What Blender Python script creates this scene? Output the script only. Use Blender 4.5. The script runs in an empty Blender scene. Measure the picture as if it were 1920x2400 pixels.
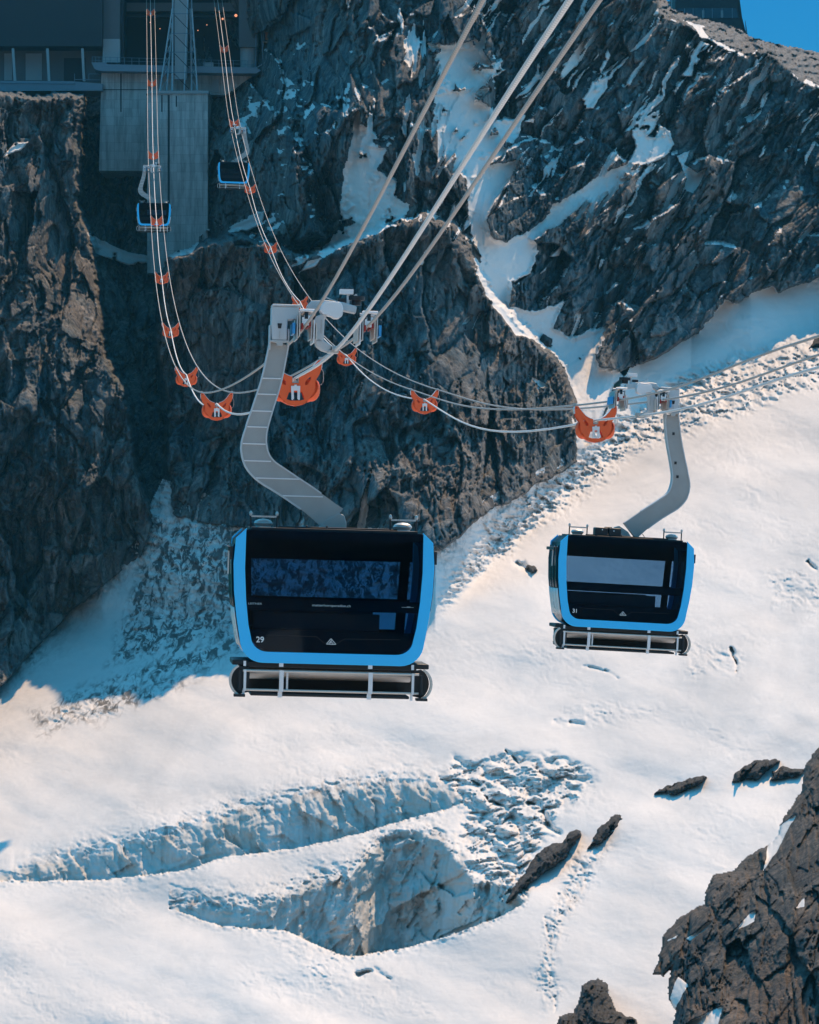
import bpy, math, random
import numpy as np
from mathutils import Vector, Matrix
from mathutils.geometry import tessellate_polygon

random.seed(7)
S = bpy.context.scene
COL = S.collection
F = 9130.0                     # focal length in photo pixels (1920 wide)
R = math.radians

def P(px, py, d):              # a photo pixel at a distance of d metres
    return Vector(((px - 960.0) / F * d, d, (1200.0 - py) / F * d))

# ------------------------------------------------------------------ objects
def tag(o, label=None, cat=None, group=None, kind=None):
    if label: o['label'] = label
    if cat: o['category'] = cat
    if group: o['group'] = group
    if kind: o['kind'] = kind
    return o

def empty(name, loc=(0, 0, 0), rot=(0, 0, 0)):
    o = bpy.data.objects.new(name, None)
    o.empty_display_size = 0.3
    o.location = loc
    o.rotation_euler = rot
    COL.objects.link(o)
    return o

def copy_tree(o, parent=None, skip=()):
    c = o.copy()
    COL.objects.link(c)
    c.parent = parent
    for ch in list(o.children):
        if ch.name.split('.')[0] in skip:
            continue
        copy_tree(ch, c, skip)
    return c

class MB:
    def __init__(self):
        self.v = []; self.f = []
    def add(self, vs, fs):
        n = len(self.v)
        self.v += [tuple(p) for p in vs]
        self.f += [tuple(i + n for i in f) for f in fs]
        return self
    def box(self, c, s, rot=None):
        x, y, z = s[0] / 2, s[1] / 2, s[2] / 2
        vs = [Vector((a * x, b * y, d * z)) for a in (-1, 1) for b in (-1, 1) for d in (-1, 1)]
        if rot is not None:
            vs = [rot @ p for p in vs]
        c = Vector(c)
        return self.add([p + c for p in vs], [(0, 1, 3, 2), (4, 6, 7, 5), (0, 4, 5, 1), (2, 3, 7, 6), (0, 2, 6, 4), (1, 5, 7, 3)])
    def prism(self, outer, y0, y1, holes=()):
        """outline(s) in the x-z plane, extruded along y"""
        loops = [list(outer)] + [list(h) for h in holes]
        flat = [p for l in loops for p in l]
        tris = tessellate_polygon([[Vector((p[0], p[1], 0)) for p in l] for l in loops])
        n = len(flat)
        vs = [(p[0], y0, p[1]) for p in flat] + [(p[0], y1, p[1]) for p in flat]
        fs = [tuple(t) for t in tris] + [tuple(i + n for i in reversed(t)) for t in tris]
        b = 0
        for l in loops:
            k = len(l)
            for i in range(k):
                j = (i + 1) % k
                fs.append((b + i, b + j, b + j + n, b + i + n))
            b += k
        return self.add(vs, fs)
    def strip(self, pts, w, y0, y1):
        """a flat bar of width w following pts (x,z), extruded along y"""
        L = []; Rr = []
        for i, p in enumerate(pts):
            a = Vector(pts[max(i - 1, 0)]); b = Vector(pts[min(i + 1, len(pts) - 1)])
            d = (b - a).normalized(); n = Vector((-d.y, d.x))
            ww = w[i] if hasattr(w, '__len__') else w
            L.append(Vector(p) + n * ww / 2); Rr.append(Vector(p) - n * ww / 2)
        return self.prism([tuple(q) for q in L] + [tuple(q) for q in reversed(Rr)], y0, y1)
    def tube(self, pts, r, n=8, caps=True):
        rings = []
        m = len(pts)
        vs = []
        for i in range(m):
            a = Vector(pts[max(i - 1, 0)]); b = Vector(pts[min(i + 1, m - 1)])
            d = (b - a).normalized()
            up = Vector((0, 0, 1)) if abs(d.z) < .9 else Vector((1, 0, 0))
            u = d.cross(up).normalized(); w = d.cross(u)
            rr = r[i] if hasattr(r, '__len__') else r
            for k in range(n):
                t = 2 * math.pi * k / n
                vs.append(Vector(pts[i]) + u * math.cos(t) * rr + w * math.sin(t) * rr)
        fs = []
        for i in range(m - 1):
            for k in range(n):
                k2 = (k + 1) % n
                fs.append((i * n + k, i * n + k2, (i + 1) * n + k2, (i + 1) * n + k))
        if caps:
            fs.append(tuple(range(n))); fs.append(tuple((m - 1) * n + k for k in reversed(range(n))))
        return self.add(vs, fs)
    def cyl(self, a, b, r, n=12):
        return self.tube([a, b], r, n)
    def ball(self, c, r, n=12, m=8):
        rx, ry, rz = r if hasattr(r, '__len__') else (r, r, r)
        vs = [(c[0], c[1], c[2] + rz)]
        for i in range(1, m):
            t = math.pi * i / m
            for k in range(n):
                p = 2 * math.pi * k / n
                vs.append((c[0] + rx * math.sin(t) * math.cos(p), c[1] + ry * math.sin(t) * math.sin(p), c[2] + rz * math.cos(t)))
        vs.append((c[0], c[1], c[2] - rz))
        fs = [(0, 1 + k, 1 + (k + 1) % n) for k in range(n)]
        for i in range(m - 2):
            for k in range(n):
                k2 = (k + 1) % n
                fs.append((1 + i * n + k, 1 + (i + 1) * n + k, 1 + (i + 1) * n + k2, 1 + i * n + k2))
        e = len(vs) - 1; q = 1 + (m - 2) * n
        fs += [(q + k, e, q + (k + 1) % n) for k in range(n)]
        return self.add(vs, fs)
    def mirror(self):
        self.v = [(-a, b, c) for a, b, c in self.v]
        self.f = [tuple(reversed(f)) for f in self.f]
        return self
    def build(self, name, mat, parent=None, smooth=False, bevel=0, loc=None, angle=35):
        me = bpy.data.meshes.new(name)
        me.from_pydata(self.v, [], self.f)
        import bmesh
        bm = bmesh.new(); bm.from_mesh(me)
        bmesh.ops.recalc_face_normals(bm, faces=bm.faces)
        if smooth:
            for f in bm.faces: f.smooth = True
            for e in bm.edges:
                if len(e.link_faces) == 2 and e.calc_face_angle(0) > R(angle): e.smooth = False
        bm.to_mesh(me); bm.free()
        me.materials.append(mat)
        o = bpy.data.objects.new(name, me)
        COL.objects.link(o)
        if parent is not None: o.parent = parent
        if loc is not None: o.location = loc
        if bevel:
            b = o.modifiers.new('bevel', 'BEVEL'); b.width = bevel; b.segments = 2; b.limit_method = 'ANGLE'
        return o

# ------------------------------------------------------------------ materials
def new_mat(name):
    m = bpy.data.materials.new(name); m.use_nodes = True
    nt = m.node_tree
    return m, nt, nt.nodes['Principled BSDF'], nt.nodes['Material Output']

def N(nt, kind, **kw):
    n = nt.nodes.new(kind)
    for k, v in kw.items():
        if k in n.inputs: n.inputs[k].default_value = v
        else: setattr(n, k, v)
    return n

def ramp(nt, src, stops, interp='LINEAR'):
    r = nt.nodes.new('ShaderNodeValToRGB'); r.color_ramp.interpolation = interp
    e = r.color_ramp.elements
    while len(e) < len(stops): e.new(0.5)
    for i, (p, c) in enumerate(stops):
        e[i].position = p
        e[i].color = (c, c, c, 1) if not hasattr(c, '__len__') else (*c, 1)
    nt.links.new(src, r.inputs[0])
    return r.outputs[0]

def mix(nt, fac, a, b, mode='MIX'):
    m = nt.nodes.new('ShaderNodeMix'); m.data_type = 'RGBA'; m.blend_type = mode
    for s, v in ((m.inputs[0], fac), (m.inputs[6], a), (m.inputs[7], b)):
        if hasattr(v, 'links') or hasattr(v, 'is_linked'): nt.links.new(v, s)
        elif hasattr(v, '__len__'): s.default_value = (*v, 1) if len(v) == 3 else v
        else: s.default_value = v
    return m.outputs[2]

def mth(nt, op, a, b=0.0, clamp=False):
    m = nt.nodes.new('ShaderNodeMath'); m.operation = op; m.use_clamp = clamp
    for s, v in ((m.inputs[0], a), (m.inputs[1], b)):
        if hasattr(v, 'is_linked'): nt.links.new(v, s)
        else: s.default_value = v
    return m.outputs[0]

def noise(nt, coord, scale, detail=6, rough=.55, dist=0.0, stretch=None):
    if stretch is not None:
        mp = nt.nodes.new('ShaderNodeMapping'); mp.inputs['Scale'].default_value = stretch
        nt.links.new(coord, mp.inputs[0]); coord = mp.outputs[0]
    n = N(nt, 'ShaderNodeTexNoise', Scale=scale, Detail=detail, Roughness=rough, Distortion=dist)
    nt.links.new(coord, n.inputs['Vector'])
    return n.outputs[0]

def simple(name, col, rough=.5, metal=0.0, var=.12, scale=3.0, bump=0.0, coat=0.0):
    m, nt, b, out = new_mat(name)
    tc = nt.nodes.new('ShaderNodeTexCoord')
    n = noise(nt, tc.outputs['Object'], scale, 5, .6)
    c = mix(nt, n, tuple(x * (1 - var) for x in col), tuple(min(1, x * (1 + var)) for x in col))
    nt.links.new(c, b.inputs['Base Color'])
    nt.links.new(ramp(nt, n, [(.3, max(0, rough - .08)), (.7, min(1, rough + .08))]), b.inputs['Roughness'])
    b.inputs['Metallic'].default_value = metal
    b.inputs['Coat Weight'].default_value = coat
    if name == 'black_gloss': b.inputs['Specular IOR Level'].default_value = .12
    if name == 'orange_paint': b.inputs['Specular IOR Level'].default_value = .2
    if bump:
        bp = N(nt, 'ShaderNodeBump', Strength=bump, Distance=.02); nt.links.new(n, bp.inputs['Height'])
        nt.links.new(bp.outputs[0], b.inputs['Normal'])
    return m

M = {}
M['blue'] = simple('blue_paint', (.03, .54, 1.0), .4, 0, .03, 2, coat=.1)
M['blackgloss'] = simple('black_gloss', (.002, .020, .034), .2, 0, .2, 2)
M['black'] = simple('black_plastic', (.012, .016, .02), .5, 0, .3, 6)
M['arm'] = simple('arm_steel', (.37, .37, .36), .48, .3, .2, 2.2, .15)
M['cast'] = simple('cast_steel', (.55, .57, .58), .5, .2, .08, 5)
M['galv'] = simple('galvanised', (.50, .50, .49), .45, .6, .15, 9)
M['beige'] = simple('frame_alloy', (.62, .55, .49), .5, .15, .12, 4)
M['silver'] = simple('silver_panel', (.80, .78, .76), .3, .1, .06, 2)
M['white'] = simple('white_alloy', (.80, .78, .78), .4, .1, .05, 5)
M['orange'] = simple('orange_paint', (1.0, .14, .045), .45, 0, .06, 3)
M['orange_dark'] = simple('orange_inner', (.45, .03, .012), .55, 0, .1, 3)
M['red'] = simple('red_liner', (.35, .02, .015), .6, 0, .2, 8)
M['bluepl'] = simple('blue_liner', (.03, .30, .62), .5, 0, .1, 8)
M['print'] = simple('white_print', (.75, .8, .82), .5, 0, .02, 3)
M['greyprint'] = simple('grey_print', (.30, .40, .45), .5, 0, .02, 3)
M['seat'] = simple('dark_seat', (.03, .035, .045), .6, 0, .2, 5)

def rope_mat(name, col, rough, metal):
    m, nt, b, out = new_mat(name)
    tc = nt.nodes.new('ShaderNodeTexCoord')
    w = N(nt, 'ShaderNodeTexWave', Scale=6.0, Distortion=0.3)
    w.bands_direction = 'DIAGONAL'
    nt.links.new(tc.outputs['Object'], w.inputs[0])
    c = mix(nt, w.outputs[1], tuple(x * .75 for x in col), col)
    nt.links.new(c, b.inputs['Base Color'])
    b.inputs['Roughness'].default_value = rough; b.inputs['Metallic'].default_value = metal
    bp = N(nt, 'ShaderNodeBump', Strength=.4, Distance=.01); nt.links.new(w.outputs[1], bp.inputs['Height'])
    nt.links.new(bp.outputs[0], b.inputs['Normal'])
    return m
M['track'] = rope_mat('track_rope', (.46, .42, .385), .6, .1)
M['haul'] = rope_mat('haul_rope', (.80, .78, .76), .6, .1)

m, nt, b, out = new_mat('tinted_glass')
tr = N(nt, 'ShaderNodeBsdfTransparent'); tr.inputs[0].default_value = (.53, .66, .76, 1)
gl = N(nt, 'ShaderNodeBsdfGlossy', Roughness=.01); gl.inputs[0].default_value = (.7, .85, 1, 1)
fr = N(nt, 'ShaderNodeFresnel', IOR=1.22)
ms = nt.nodes.new('ShaderNodeMixShader')
nt.links.new(fr.outputs[0], ms.inputs[0]); nt.links.new(tr.outputs[0], ms.inputs[1]); nt.links.new(gl.outputs[0], ms.inputs[2])
nt.links.new(ms.outputs[0], out.inputs[0]); nt.nodes.remove(b)
M['glass'] = m

# rock + snow, masks come from the mesh: R = snow cover, G = dirt / rubble, B = bare ice
def terrain_mat(name, snow_only=False, dark=False):
    m, nt, b, out = new_mat(name)
    tc = nt.nodes.new('ShaderNodeTexCoord'); co = tc.outputs['Object']
    at = N(nt, 'ShaderNodeAttribute', attribute_name='surf')
    sp = nt.nodes.new('ShaderNodeSeparateColor'); nt.links.new(at.outputs['Color'], sp.inputs[0])
    n1 = noise(nt, co, .05, 6, .6, .6)
    n2 = noise(nt, co, .35, 8, .65, .4, (1, 1, .45))
    n3 = noise(nt, co, 2.2, 6, .65)
    vc = N(nt, 'ShaderNodeTexVoronoi', Scale=.5); mpv = nt.nodes.new('ShaderNodeMapping')
    mpv.inputs['Scale'].default_value = (1, 1, .4); nt.links.new(co, mpv.inputs[0]); nt.links.new(mpv.outputs[0], vc.inputs['Vector'])
    slate = (.050, .112, .142); brown = (.17, .16, .15); pale = (.40, .37, .34)
    if dark == 'mid': slate = (.035, .05, .058); brown = (.13, .10, .08); pale = (.24, .20, .17)
    elif dark: slate = (.03, .035, .04); brown = (.06, .055, .05); pale = (.13, .12, .11)
    c = mix(nt, ramp(nt, n1, [(.44, 0), (.56, 1)]), slate, brown)
    c = mix(nt, ramp(nt, n2, [(.42, 0), (.68, .85)]), c, pale)
    sepv = nt.nodes.new('ShaderNodeSeparateColor'); nt.links.new(vc.outputs['Color'], sepv.inputs[0])
    c = mix(nt, mth(nt, 'MULTIPLY', sepv.outputs[0], .55), c, (.06, .062, .068))
    n5 = noise(nt, co, 1.1, 7, .7, .3, (1, 1, .16))
    c = mix(nt, ramp(nt, n5, [(.36, .75), (.52, 0)]), c, (.03, .037, .042))
    c = mix(nt, ramp(nt, n5, [(.56, 0), (.70, .6)]), c, pale)
    c = mix(nt, ramp(nt, n3, [(.3, .6), (.5, 0)]), c, (.035, .038, .042))
    gravel = mix(nt, ramp(nt, n3, [(.4, 0), (.6, 1)]), (.10, .11, .12), (.30, .29, .28))
    gfac = mth(nt, 'MULTIPLY', sp.outputs[1], 1.0, True)
    if not snow_only: c = mix(nt, gfac, c, gravel)
    # snow
    if snow_only: c = (.8, .8, .8)
    sn = noise(nt, co, .9, 6, .6, .3)
    sc = mix(nt, ramp(nt, noise(nt, co, .06, 6, .65, .8, (1, .45, 1)), [(.40, 0), (.72, 1)]), (.80, .765, .735), (.62, .61, .60))
    sc = mix(nt, sp.outputs[2], sc, (.60, .61, .60))
    icen = ramp(nt, noise(nt, co, .25, 7, .62, 1.5, (1, 1, .3)), [(.35, 1), (.62, 0)])
    sc = mix(nt, mth(nt, 'MULTIPLY', icen, mth(nt, 'MULTIPLY', sp.outputs[2], .75)), sc, (.52, .47, .41))
    dn = ramp(nt, noise(nt, co, 1.0, 8, .68, .8, (1, .22, .6)), [(.46, 0), (.60, 1)])
    dn2 = ramp(nt, noise(nt, co, .12, 5, .6, .5), [(.35, .25), (.65, 1)])
    dirt = mth(nt, 'MULTIPLY', mth(nt, 'MULTIPLY', dn, dn2), sp.outputs[1], True)
    sc = mix(nt, dirt, sc, (.15, .145, .14))
    snm = mth(nt, 'ADD', sp.outputs[0], mth(nt, 'MULTIPLY', mth(nt, 'SUBTRACT', n3, .5), .5))
    smask = ramp(nt, snm, [(.44, 0), (.54, 1)])
    fin = sc if snow_only else mix(nt, smask, c, sc)
    nt.links.new(fin, b.inputs['Base Color'])
    nt.links.new(ramp(nt, smask, [(0, .92), (1, .75)]), b.inputs['Roughness'])
    b.inputs['Specular IOR Level'].default_value = .25
    # bump
    hb = mth(nt, 'ADD', mth(nt, 'MULTIPLY', n2, 1.1), mth(nt, 'MULTIPLY', n3, .28))
    hs = mth(nt, 'ADD', mth(nt, 'MULTIPLY', sn, .05), mth(nt, 'MULTIPLY', noise(nt, co, 5.0, 4, .6), .012))
    hm = nt.nodes.new('ShaderNodeMix'); hm.data_type = 'FLOAT'
    nt.links.new(smask, hm.inputs[0]); nt.links.new(hb, hm.inputs[2]); nt.links.new(hs, hm.inputs[3])
    bp = N(nt, 'ShaderNodeBump', Strength=.9, Distance=1.0); nt.links.new(hs if snow_only else hm.outputs[0], bp.inputs['Height'])
    nt.links.new(bp.outputs[0], b.inputs['Normal'])
    return m
M['terrain'] = terrain_mat('rock_and_snow')
M['spurrock'] = terrain_mat('spur_rock', False, 'mid')
M['darkrock'] = terrain_mat('dark_rock', False, True)
M['glacier'] = terrain_mat('glacier_snow', True)

# ------------------------------------------------------------------ camera, light, sky
cam = bpy.data.cameras.new('camera')
cam.sensor_fit = 'HORIZONTAL'; cam.sensor_width = 36.0; cam.lens = 36.0 * F / 1920.0
cam.clip_start = 1.0; cam.clip_end = 6000
co_ = bpy.data.objects.new('camera', cam); COL.objects.link(co_)
co_.rotation_euler = (R(90), 0, 0)
S.camera = co_

AZ, EL = R(22.5), R(51)
sv = Vector((math.sin(AZ) * math.cos(EL), math.cos(AZ) * math.cos(EL), math.sin(EL)))
sl = bpy.data.lights.new('sun', 'SUN'); sl.energy = 4.4; sl.angle = R(.5); sl.color = (1.0, .65, .37)
so = bpy.data.objects.new('sun', sl); COL.objects.link(so)
so.rotation_euler = sv.to_track_quat('Z', 'Y').to_euler(); so.location = sv * 300

w = bpy.data.worlds.new('World'); S.world = w; w.use_nodes = True
nt = w.node_tree; bg = nt.nodes['Background']
sk = nt.nodes.new('ShaderNodeTexSky'); sk.sky_type = 'NISHITA'; sk.sun_disc = False
sk.sun_elevation = EL; sk.sun_rotation = AZ; sk.altitude = 3000; sk.air_density = 1.0; sk.dust_density = .2; sk.ozone_density = 2.0
tint = mix(nt, 1.0, sk.outputs[0], (.56, 2.0, 1.85), 'MULTIPLY')
tcw = nt.nodes.new('ShaderNodeTexCoord'); sxw = nt.nodes.new('ShaderNodeSeparateXYZ'); nt.links.new(tcw.outputs['Generated'], sxw.inputs[0])
low = ramp(nt, sxw.outputs[2], [(0.0, (.07, .125, .165)), (.13, (.055, .13, .215)), (.40, (1, 1, 1))])
tint = mix(nt, 1.0, tint, low, 'MULTIPLY')
nt.links.new(tint, bg.inputs[0]); bg.inputs[1].default_value = .15

S.view_settings.view_transform = 'Standard'; S.view_settings.look = 'None'
S.view_settings.exposure = 0.28; S.view_settings.gamma = 1.0
S.render.engine = 'CYCLES'
S.cycles.use_denoising = True
S.cycles.max_bounces = 6; S.cycles.transparent_max_bounces = 12
S.cycles.diffuse_bounces = 3
# ------------------------------------------------------------------ numpy noise
def _h(ix, iy, seed):
    h = (ix.astype(np.int64) * 374761393 + iy.astype(np.int64) * 668265263 + seed * 974711) & 0xffffffff
    h = ((h ^ (h >> 13)) * 1274126177) & 0xffffffff
    h = ((h ^ (h >> 16)) * 2246822519) & 0xffffffff
    h = h ^ (h >> 15)
    return (h & 0xffffff).astype(np.float64) / float(0xffffff)

def vn(x, y, seed=0):
    ix = np.floor(x); iy = np.floor(y); fx = x - ix; fy = y - iy
    ix = ix.astype(np.int64); iy = iy.astype(np.int64)
    u = fx * fx * fx * (fx * (fx * 6 - 15) + 10); v = fy * fy * fy * (fy * (fy * 6 - 15) + 10)
    a = _h(ix, iy, seed); b_ = _h(ix + 1, iy, seed); c = _h(ix, iy + 1, seed); d = _h(ix + 1, iy + 1, seed)
    return (a * (1 - u) * (1 - v) + b_ * u * (1 - v) + c * (1 - u) * v + d * u * v) * 2 - 1

def fbm(x, y, seed=0, o=5, g=.5):
    s = 0; a = 1; t = 0
    for i in range(o):
        s = s + a * vn(x * 2 ** i + i * 17.3, y * 2 ** i - i * 9.1, seed + i); t += a; a *= g
    return s / t

def facet(x, y, seed, tilt=1.0):
    """piecewise planar blocks: every Voronoi cell is a tilted plane of its own"""
    ix = np.floor(x).astype(np.int64); iy = np.floor(y).astype(np.int64)
    best = np.full(x.shape, 1e9); sec = np.full(x.shape, 1e9); val = np.zeros(x.shape)
    for dx in (-1, 0, 1):
        for dy in (-1, 0, 1):
            cx = ix + dx; cy = iy + dy
            jx = cx + _h(cx, cy, seed); jy = cy + _h(cx, cy, seed + 1)
            ex = x - jx; ey = y - jy; d = ex * ex + ey * ey
            h = (_h(cx, cy, seed + 2) - .5) + tilt * (ex * (_h(cx, cy, seed + 3) - .5) + ey * (_h(cx, cy, seed + 4) - .5)) * 2
            near = d < best
            sec = np.where(near, best, np.minimum(sec, d))
            val = np.where(near, h, val); best = np.where(near, d, best)
    return val, np.sqrt(sec) - np.sqrt(best)

def sst(a, b_, x):
    t = np.clip((x - a) / (b_ - a), 0, 1); return t * t * (3 - 2 * t)

def sdf(X, Y, poly, pad=160):
    """signed distance in pixels, positive inside; far outside is cut to -pad"""
    poly = np.array(poly, float); out = np.full(X.shape, -float(pad))
    x0, y0 = poly.min(0) - pad; x1, y1 = poly.max(0) + pad
    m_ = (X >= x0) & (X <= x1) & (Y >= y0) & (Y <= y1)
    if not m_.any(): return out
    x = X[m_]; y = Y[m_]; d = np.full(x.shape, 1e9); ins = np.zeros(x.shape, bool)
    n = len(poly)
    for i in range(n):
        a = poly[i]; b_ = poly[(i + 1) % n]; e = b_ - a
        t = np.clip(((x - a[0]) * e[0] + (y - a[1]) * e[1]) / (e @ e + 1e-9), 0, 1)
        d = np.minimum(d, (x - a[0] - t * e[0]) ** 2 + (y - a[1] - t * e[1]) ** 2)
        if a[1] != b_[1]:
            c = ((a[1] > y) != (b_[1] > y)) & (x < (b_[0] - a[0]) * (y - a[1]) / (b_[1] - a[1]) + a[0])
            ins ^= c
    d = np.sqrt(d); out[m_] = np.where(ins, d, -np.minimum(d, pad))
    return out

def tps(pts):
    p = np.array(pts, float); x = p[:, 0] / 1000; y = p[:, 1] / 1000; n = len(p)
    def phi(r2): return np.where(r2 > 1e-12, r2 * np.log(r2 + 1e-12), 0)
    K = phi((x[:, None] - x) ** 2 + (y[:, None] - y) ** 2) + np.eye(n) * 1e-4
    A = np.zeros((n + 3, n + 3)); A[:n, :n] = K; A[:n, n] = 1; A[:n, n + 1] = x; A[:n, n + 2] = y
    A[n:, :n] = A[:n, n:].T
    c = np.linalg.solve(A, np.concatenate([p[:, 2], [0, 0, 0]]))
    def ev(X, Y):
        X = X / 1000; Y = Y / 1000; s = c[n] + c[n + 1] * X + c[n + 2] * Y
        for i in range(n): s = s + c[i] * phi((X - x[i]) ** 2 + (Y - y[i]) ** 2)
        return s
    return ev

def grid(x0, x1, y0, y1, st, mx=0, my0=0, my1=0, big=14):
    xs = np.concatenate([np.arange(x0 - mx, x0, big), np.arange(x0, x1, st), np.arange(x1, x1 + mx + 1, big)]) if mx else np.arange(x0, x1, st)
    ys = np.concatenate([np.arange(y0 - my0, y0, big) if my0 else [], np.arange(y0, y1, st), np.arange(y1, y1 + my1, big) if my1 else []])
    return np.meshgrid(xs, ys)

def sheet(name, X, Y, D, surf, mat, keep=None, smooth=True):
    V = np.stack([(X - 960) / F * D, D, (1200 - Y) / F * D], -1).reshape(-1, 3)
    ny, nx = X.shape; idx = np.arange(nx * ny).reshape(ny, nx)
    q = np.stack([idx[:-1, :-1], idx[1:, :-1], idx[1:, 1:], idx[:-1, 1:]], -1)
    if keep is not None:
        k = keep[:-1, :-1] & keep[1:, :-1] & keep[1:, 1:] & keep[:-1, 1:]; q = q[k]
    q = q.reshape(-1, 4)
    used = np.zeros(nx * ny, bool); used[q.ravel()] = True
    rem = np.cumsum(used) - 1; q = rem[q]; V = V[used]; sf = surf.reshape(-1, 3)[used]
    me = bpy.data.meshes.new(name)
    me.vertices.add(len(V)); me.vertices.foreach_set('co', V.astype(np.float32).ravel())
    me.loops.add(q.size); me.loops.foreach_set('vertex_index', q.astype(np.int32).ravel())
    me.polygons.add(len(q)); me.polygons.foreach_set('loop_start', np.arange(0, q.size, 4, dtype=np.int32))
    me.polygons.foreach_set('loop_total', np.full(len(q), 4, np.int32))
    me.update(calc_edges=True)
    me.polygons.foreach_set('use_smooth', np.full(len(q), smooth, bool))
    at = me.color_attributes.new('surf', 'FLOAT_COLOR', 'POINT')
    at.data.foreach_set('color', np.concatenate([sf, np.ones((len(sf), 1))], 1).astype(np.float32).ravel())
    me.materials.append(mat)
    o = bpy.data.objects.new(name, me); COL.objects.link(o)
    return o

def rock_relief(X, Y, seed, diag, k=1.0):
    """metres of relief (positive = towards the camera); diag 0 = vertical ribs, 1 = ribs leaning right"""
    wx = 26 * fbm(X / 90, Y / 120, seed + 50, 4); wy = 30 * fbm(X / 110, Y / 90, seed + 60, 4)
    out = 0
    for s_, wgt in ((0.06, 1 - diag), (0.62, diag)):
        if np.max(wgt) <= 0: continue
        U = X + wx + s_ * Y; Vv = Y + wy - s_ * X * .35
        r = 0
        clean = .25 + 1.05 * sst(-.18, .22, fbm(X / 95, Y / 120, seed + 150, 3))
        for j, (cx, cy, am, ti) in enumerate(((170, 370, 6.0, .9), (72, 170, 3.6, 1.0), (31, 70, 1.75, 1.1), (13, 28, .70, 1.2), (5.6, 10.5, .30, 1.2))):
            if j >= 3: am = am * clean
            v_, e_ = facet(U / cx + j * 3.7, Vv / cy + j * 1.3, seed + 10 * j + int(s_ * 100), ti)
            r = r + am * (v_ - .12 * np.exp(-(e_ / .10) ** 2))
        out = out + wgt * r
    US = X + wx * .8 + (.06 + .56 * diag) * Y
    flute = fbm(US / 8, Y / 75, seed + 120, 4, .6); jt = np.abs(fbm(US / 26, Y / 150, seed + 130, 4, .6))
    out = out + .55 * flute * clean - 1.7 * np.exp(-(jt / .035) ** 2) * (.5 + .5 * vn(X / 60, Y / 60, seed + 140))
    rid = 1 - np.abs(fbm((X + .3 * Y) / 70, Y / 200, seed + 80, 5, .55))
    return k * (out * .92 + 1.2 * (rid - .7) + .6 * clean * fbm(X / 22, Y / 30, seed + 90, 4))

def gl_den(X, Y):
    return .21 + .3 * (X - 960) / F - (1200 - Y) / F
def yB(X):
    return np.interp(X, [-900,-60,0,130,240,330,450,560,700,900,1020,1080,1140,1330,1500,1620,1760,1920,2100,2700], [1640,1610,1590,1460,1465,1445,1450,1445,1460,1468,1465,1400,1330,1150,985,905,845,762,700,560])
def gl_D(X, Y, h=0):
    b_ = yB(X); t = np.logaddexp(0, (b_ - Y) / 14.0) * 14.0       # pixels above the foot of the apron, softened
    yl = Y + t
    return (112.3 - h) / gl_den(X, yl) + (.064 - .034 * sst(990, 1100, X) * (1 - sst(1380, 1450, X))) * np.clip(t, 0, 900)

def glh(X, Y): return 1.3 * fbm(X / 520, Y / 330, 500, 3)
def base_pts(l, extra=1.0):
    a = np.array(l, float); return [(x, y, float(d) + extra) for (x, y), d in zip(l, gl_D(a[:, 0], a[:, 1], glh(a[:, 0], a[:, 1])))]
# ================================================================== the mountain
X, Y = grid(-60, 1980, -30, 1640, 2.5, mx=840, my0=280, my1=0)
M0 = tps(base_pts([(2060,600),(1990,625),(1920,645),(1830,690),(1760,690),(1630,785),(1560,830),(1500,852),(1440,885),(1410,960),(1396,1040)]) + [(1250,900,545),(1180,760,540),(1100,640,532),(1060,300,542),(1060,0,556),(1500,450,574),(1500,30,590),
          (1920,220,607),(1920,450,598),(960,0,556),(700,0,575),(700,300,552),(400,100,642),(400,400,622),(400,560,612),(270,450,622),(575,420,585),(560,150,628),(0,200,640),(0,1600,560),(400,1200,548),
          (700,1300,540),(1100,1300,530),(1920,1300,570),(2600,500,620),(2600,1200,600),(-700,300,630),(-700,1300,560),(400,-250,665),(1200,-250,575),(2000,-250,622),(1300,450,560),(1300,100,572)])(X, Y)
diag = sst(1000, 1300, X - .15 * Y)
rel = rock_relief(X, Y, 3, diag, 1.45)
jag = 9 * fbm(X / 26, Y / 26, 300, 4) + 4 * fbm(X / 7, Y / 7, 301, 3)

# gravel slope behind the crest, top right
crest = np.interp(X, [-900,1500,1545,1600,1640,1700,1750,1775,1810,1860,1920,2050,2300,2760], [-400,-400,34,62,84,112,136,120,132,176,214,250,330,420]) + 5 * fbm(X / 16, X * 0, 12, 4)
sky = np.interp(X, [-900,1400,1530,1575,1740,1760,1830,1920,2050,2300,2760], [-500,-500,-60,20,70,86,104,122,165,250,330]) + 2.5 * fbm(X / 9, X * 0, 14, 4)
above = np.clip(crest - Y, 0, 400)
cm = sst(0, 7, crest - Y)

# middle buttress, rib, left buttress
E0 = tps(base_pts([(1388,1062),(1300,1115),(1200,1172),(1110,1225),(1075,1262),(1040,1290),(1000,1287),(960,1283),(900,1275),(800,1260),(700,1245),(560,1238),(470,1225),(390,1205)]) + [(1300,850,531),(1180,700,527),(1100,560,520),
          (900,520,517),(700,600,525),(480,570,540),(400,620,552),(700,900,513),(1000,900,501),(1350,900,533),(550,900,525),(1040,1560,468),(500,1500,503),(550,900,536)])(X, Y)
PE = [(372,640),(400,600),(480,565),(560,540),(620,560),(700,588),(780,572),(830,560),(900,520),(1000,500),(1070,520),(1108,600),(1140,650),(1165,700),(1210,735),(1265,790),
      (1322,850),(1343,915),(1352,990),(1388,1060),(1420,1500),(500,1500),(392,1250),(380,1000),(362,800)]
sE = sdf(X, Y, PE) + jag
wE = sst(-4, 16, sE)
PF = [(655,120),(700,140),(720,200),(716,300),(745,420),(772,560),(700,600),(615,570),(640,400),(650,250)]
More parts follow.
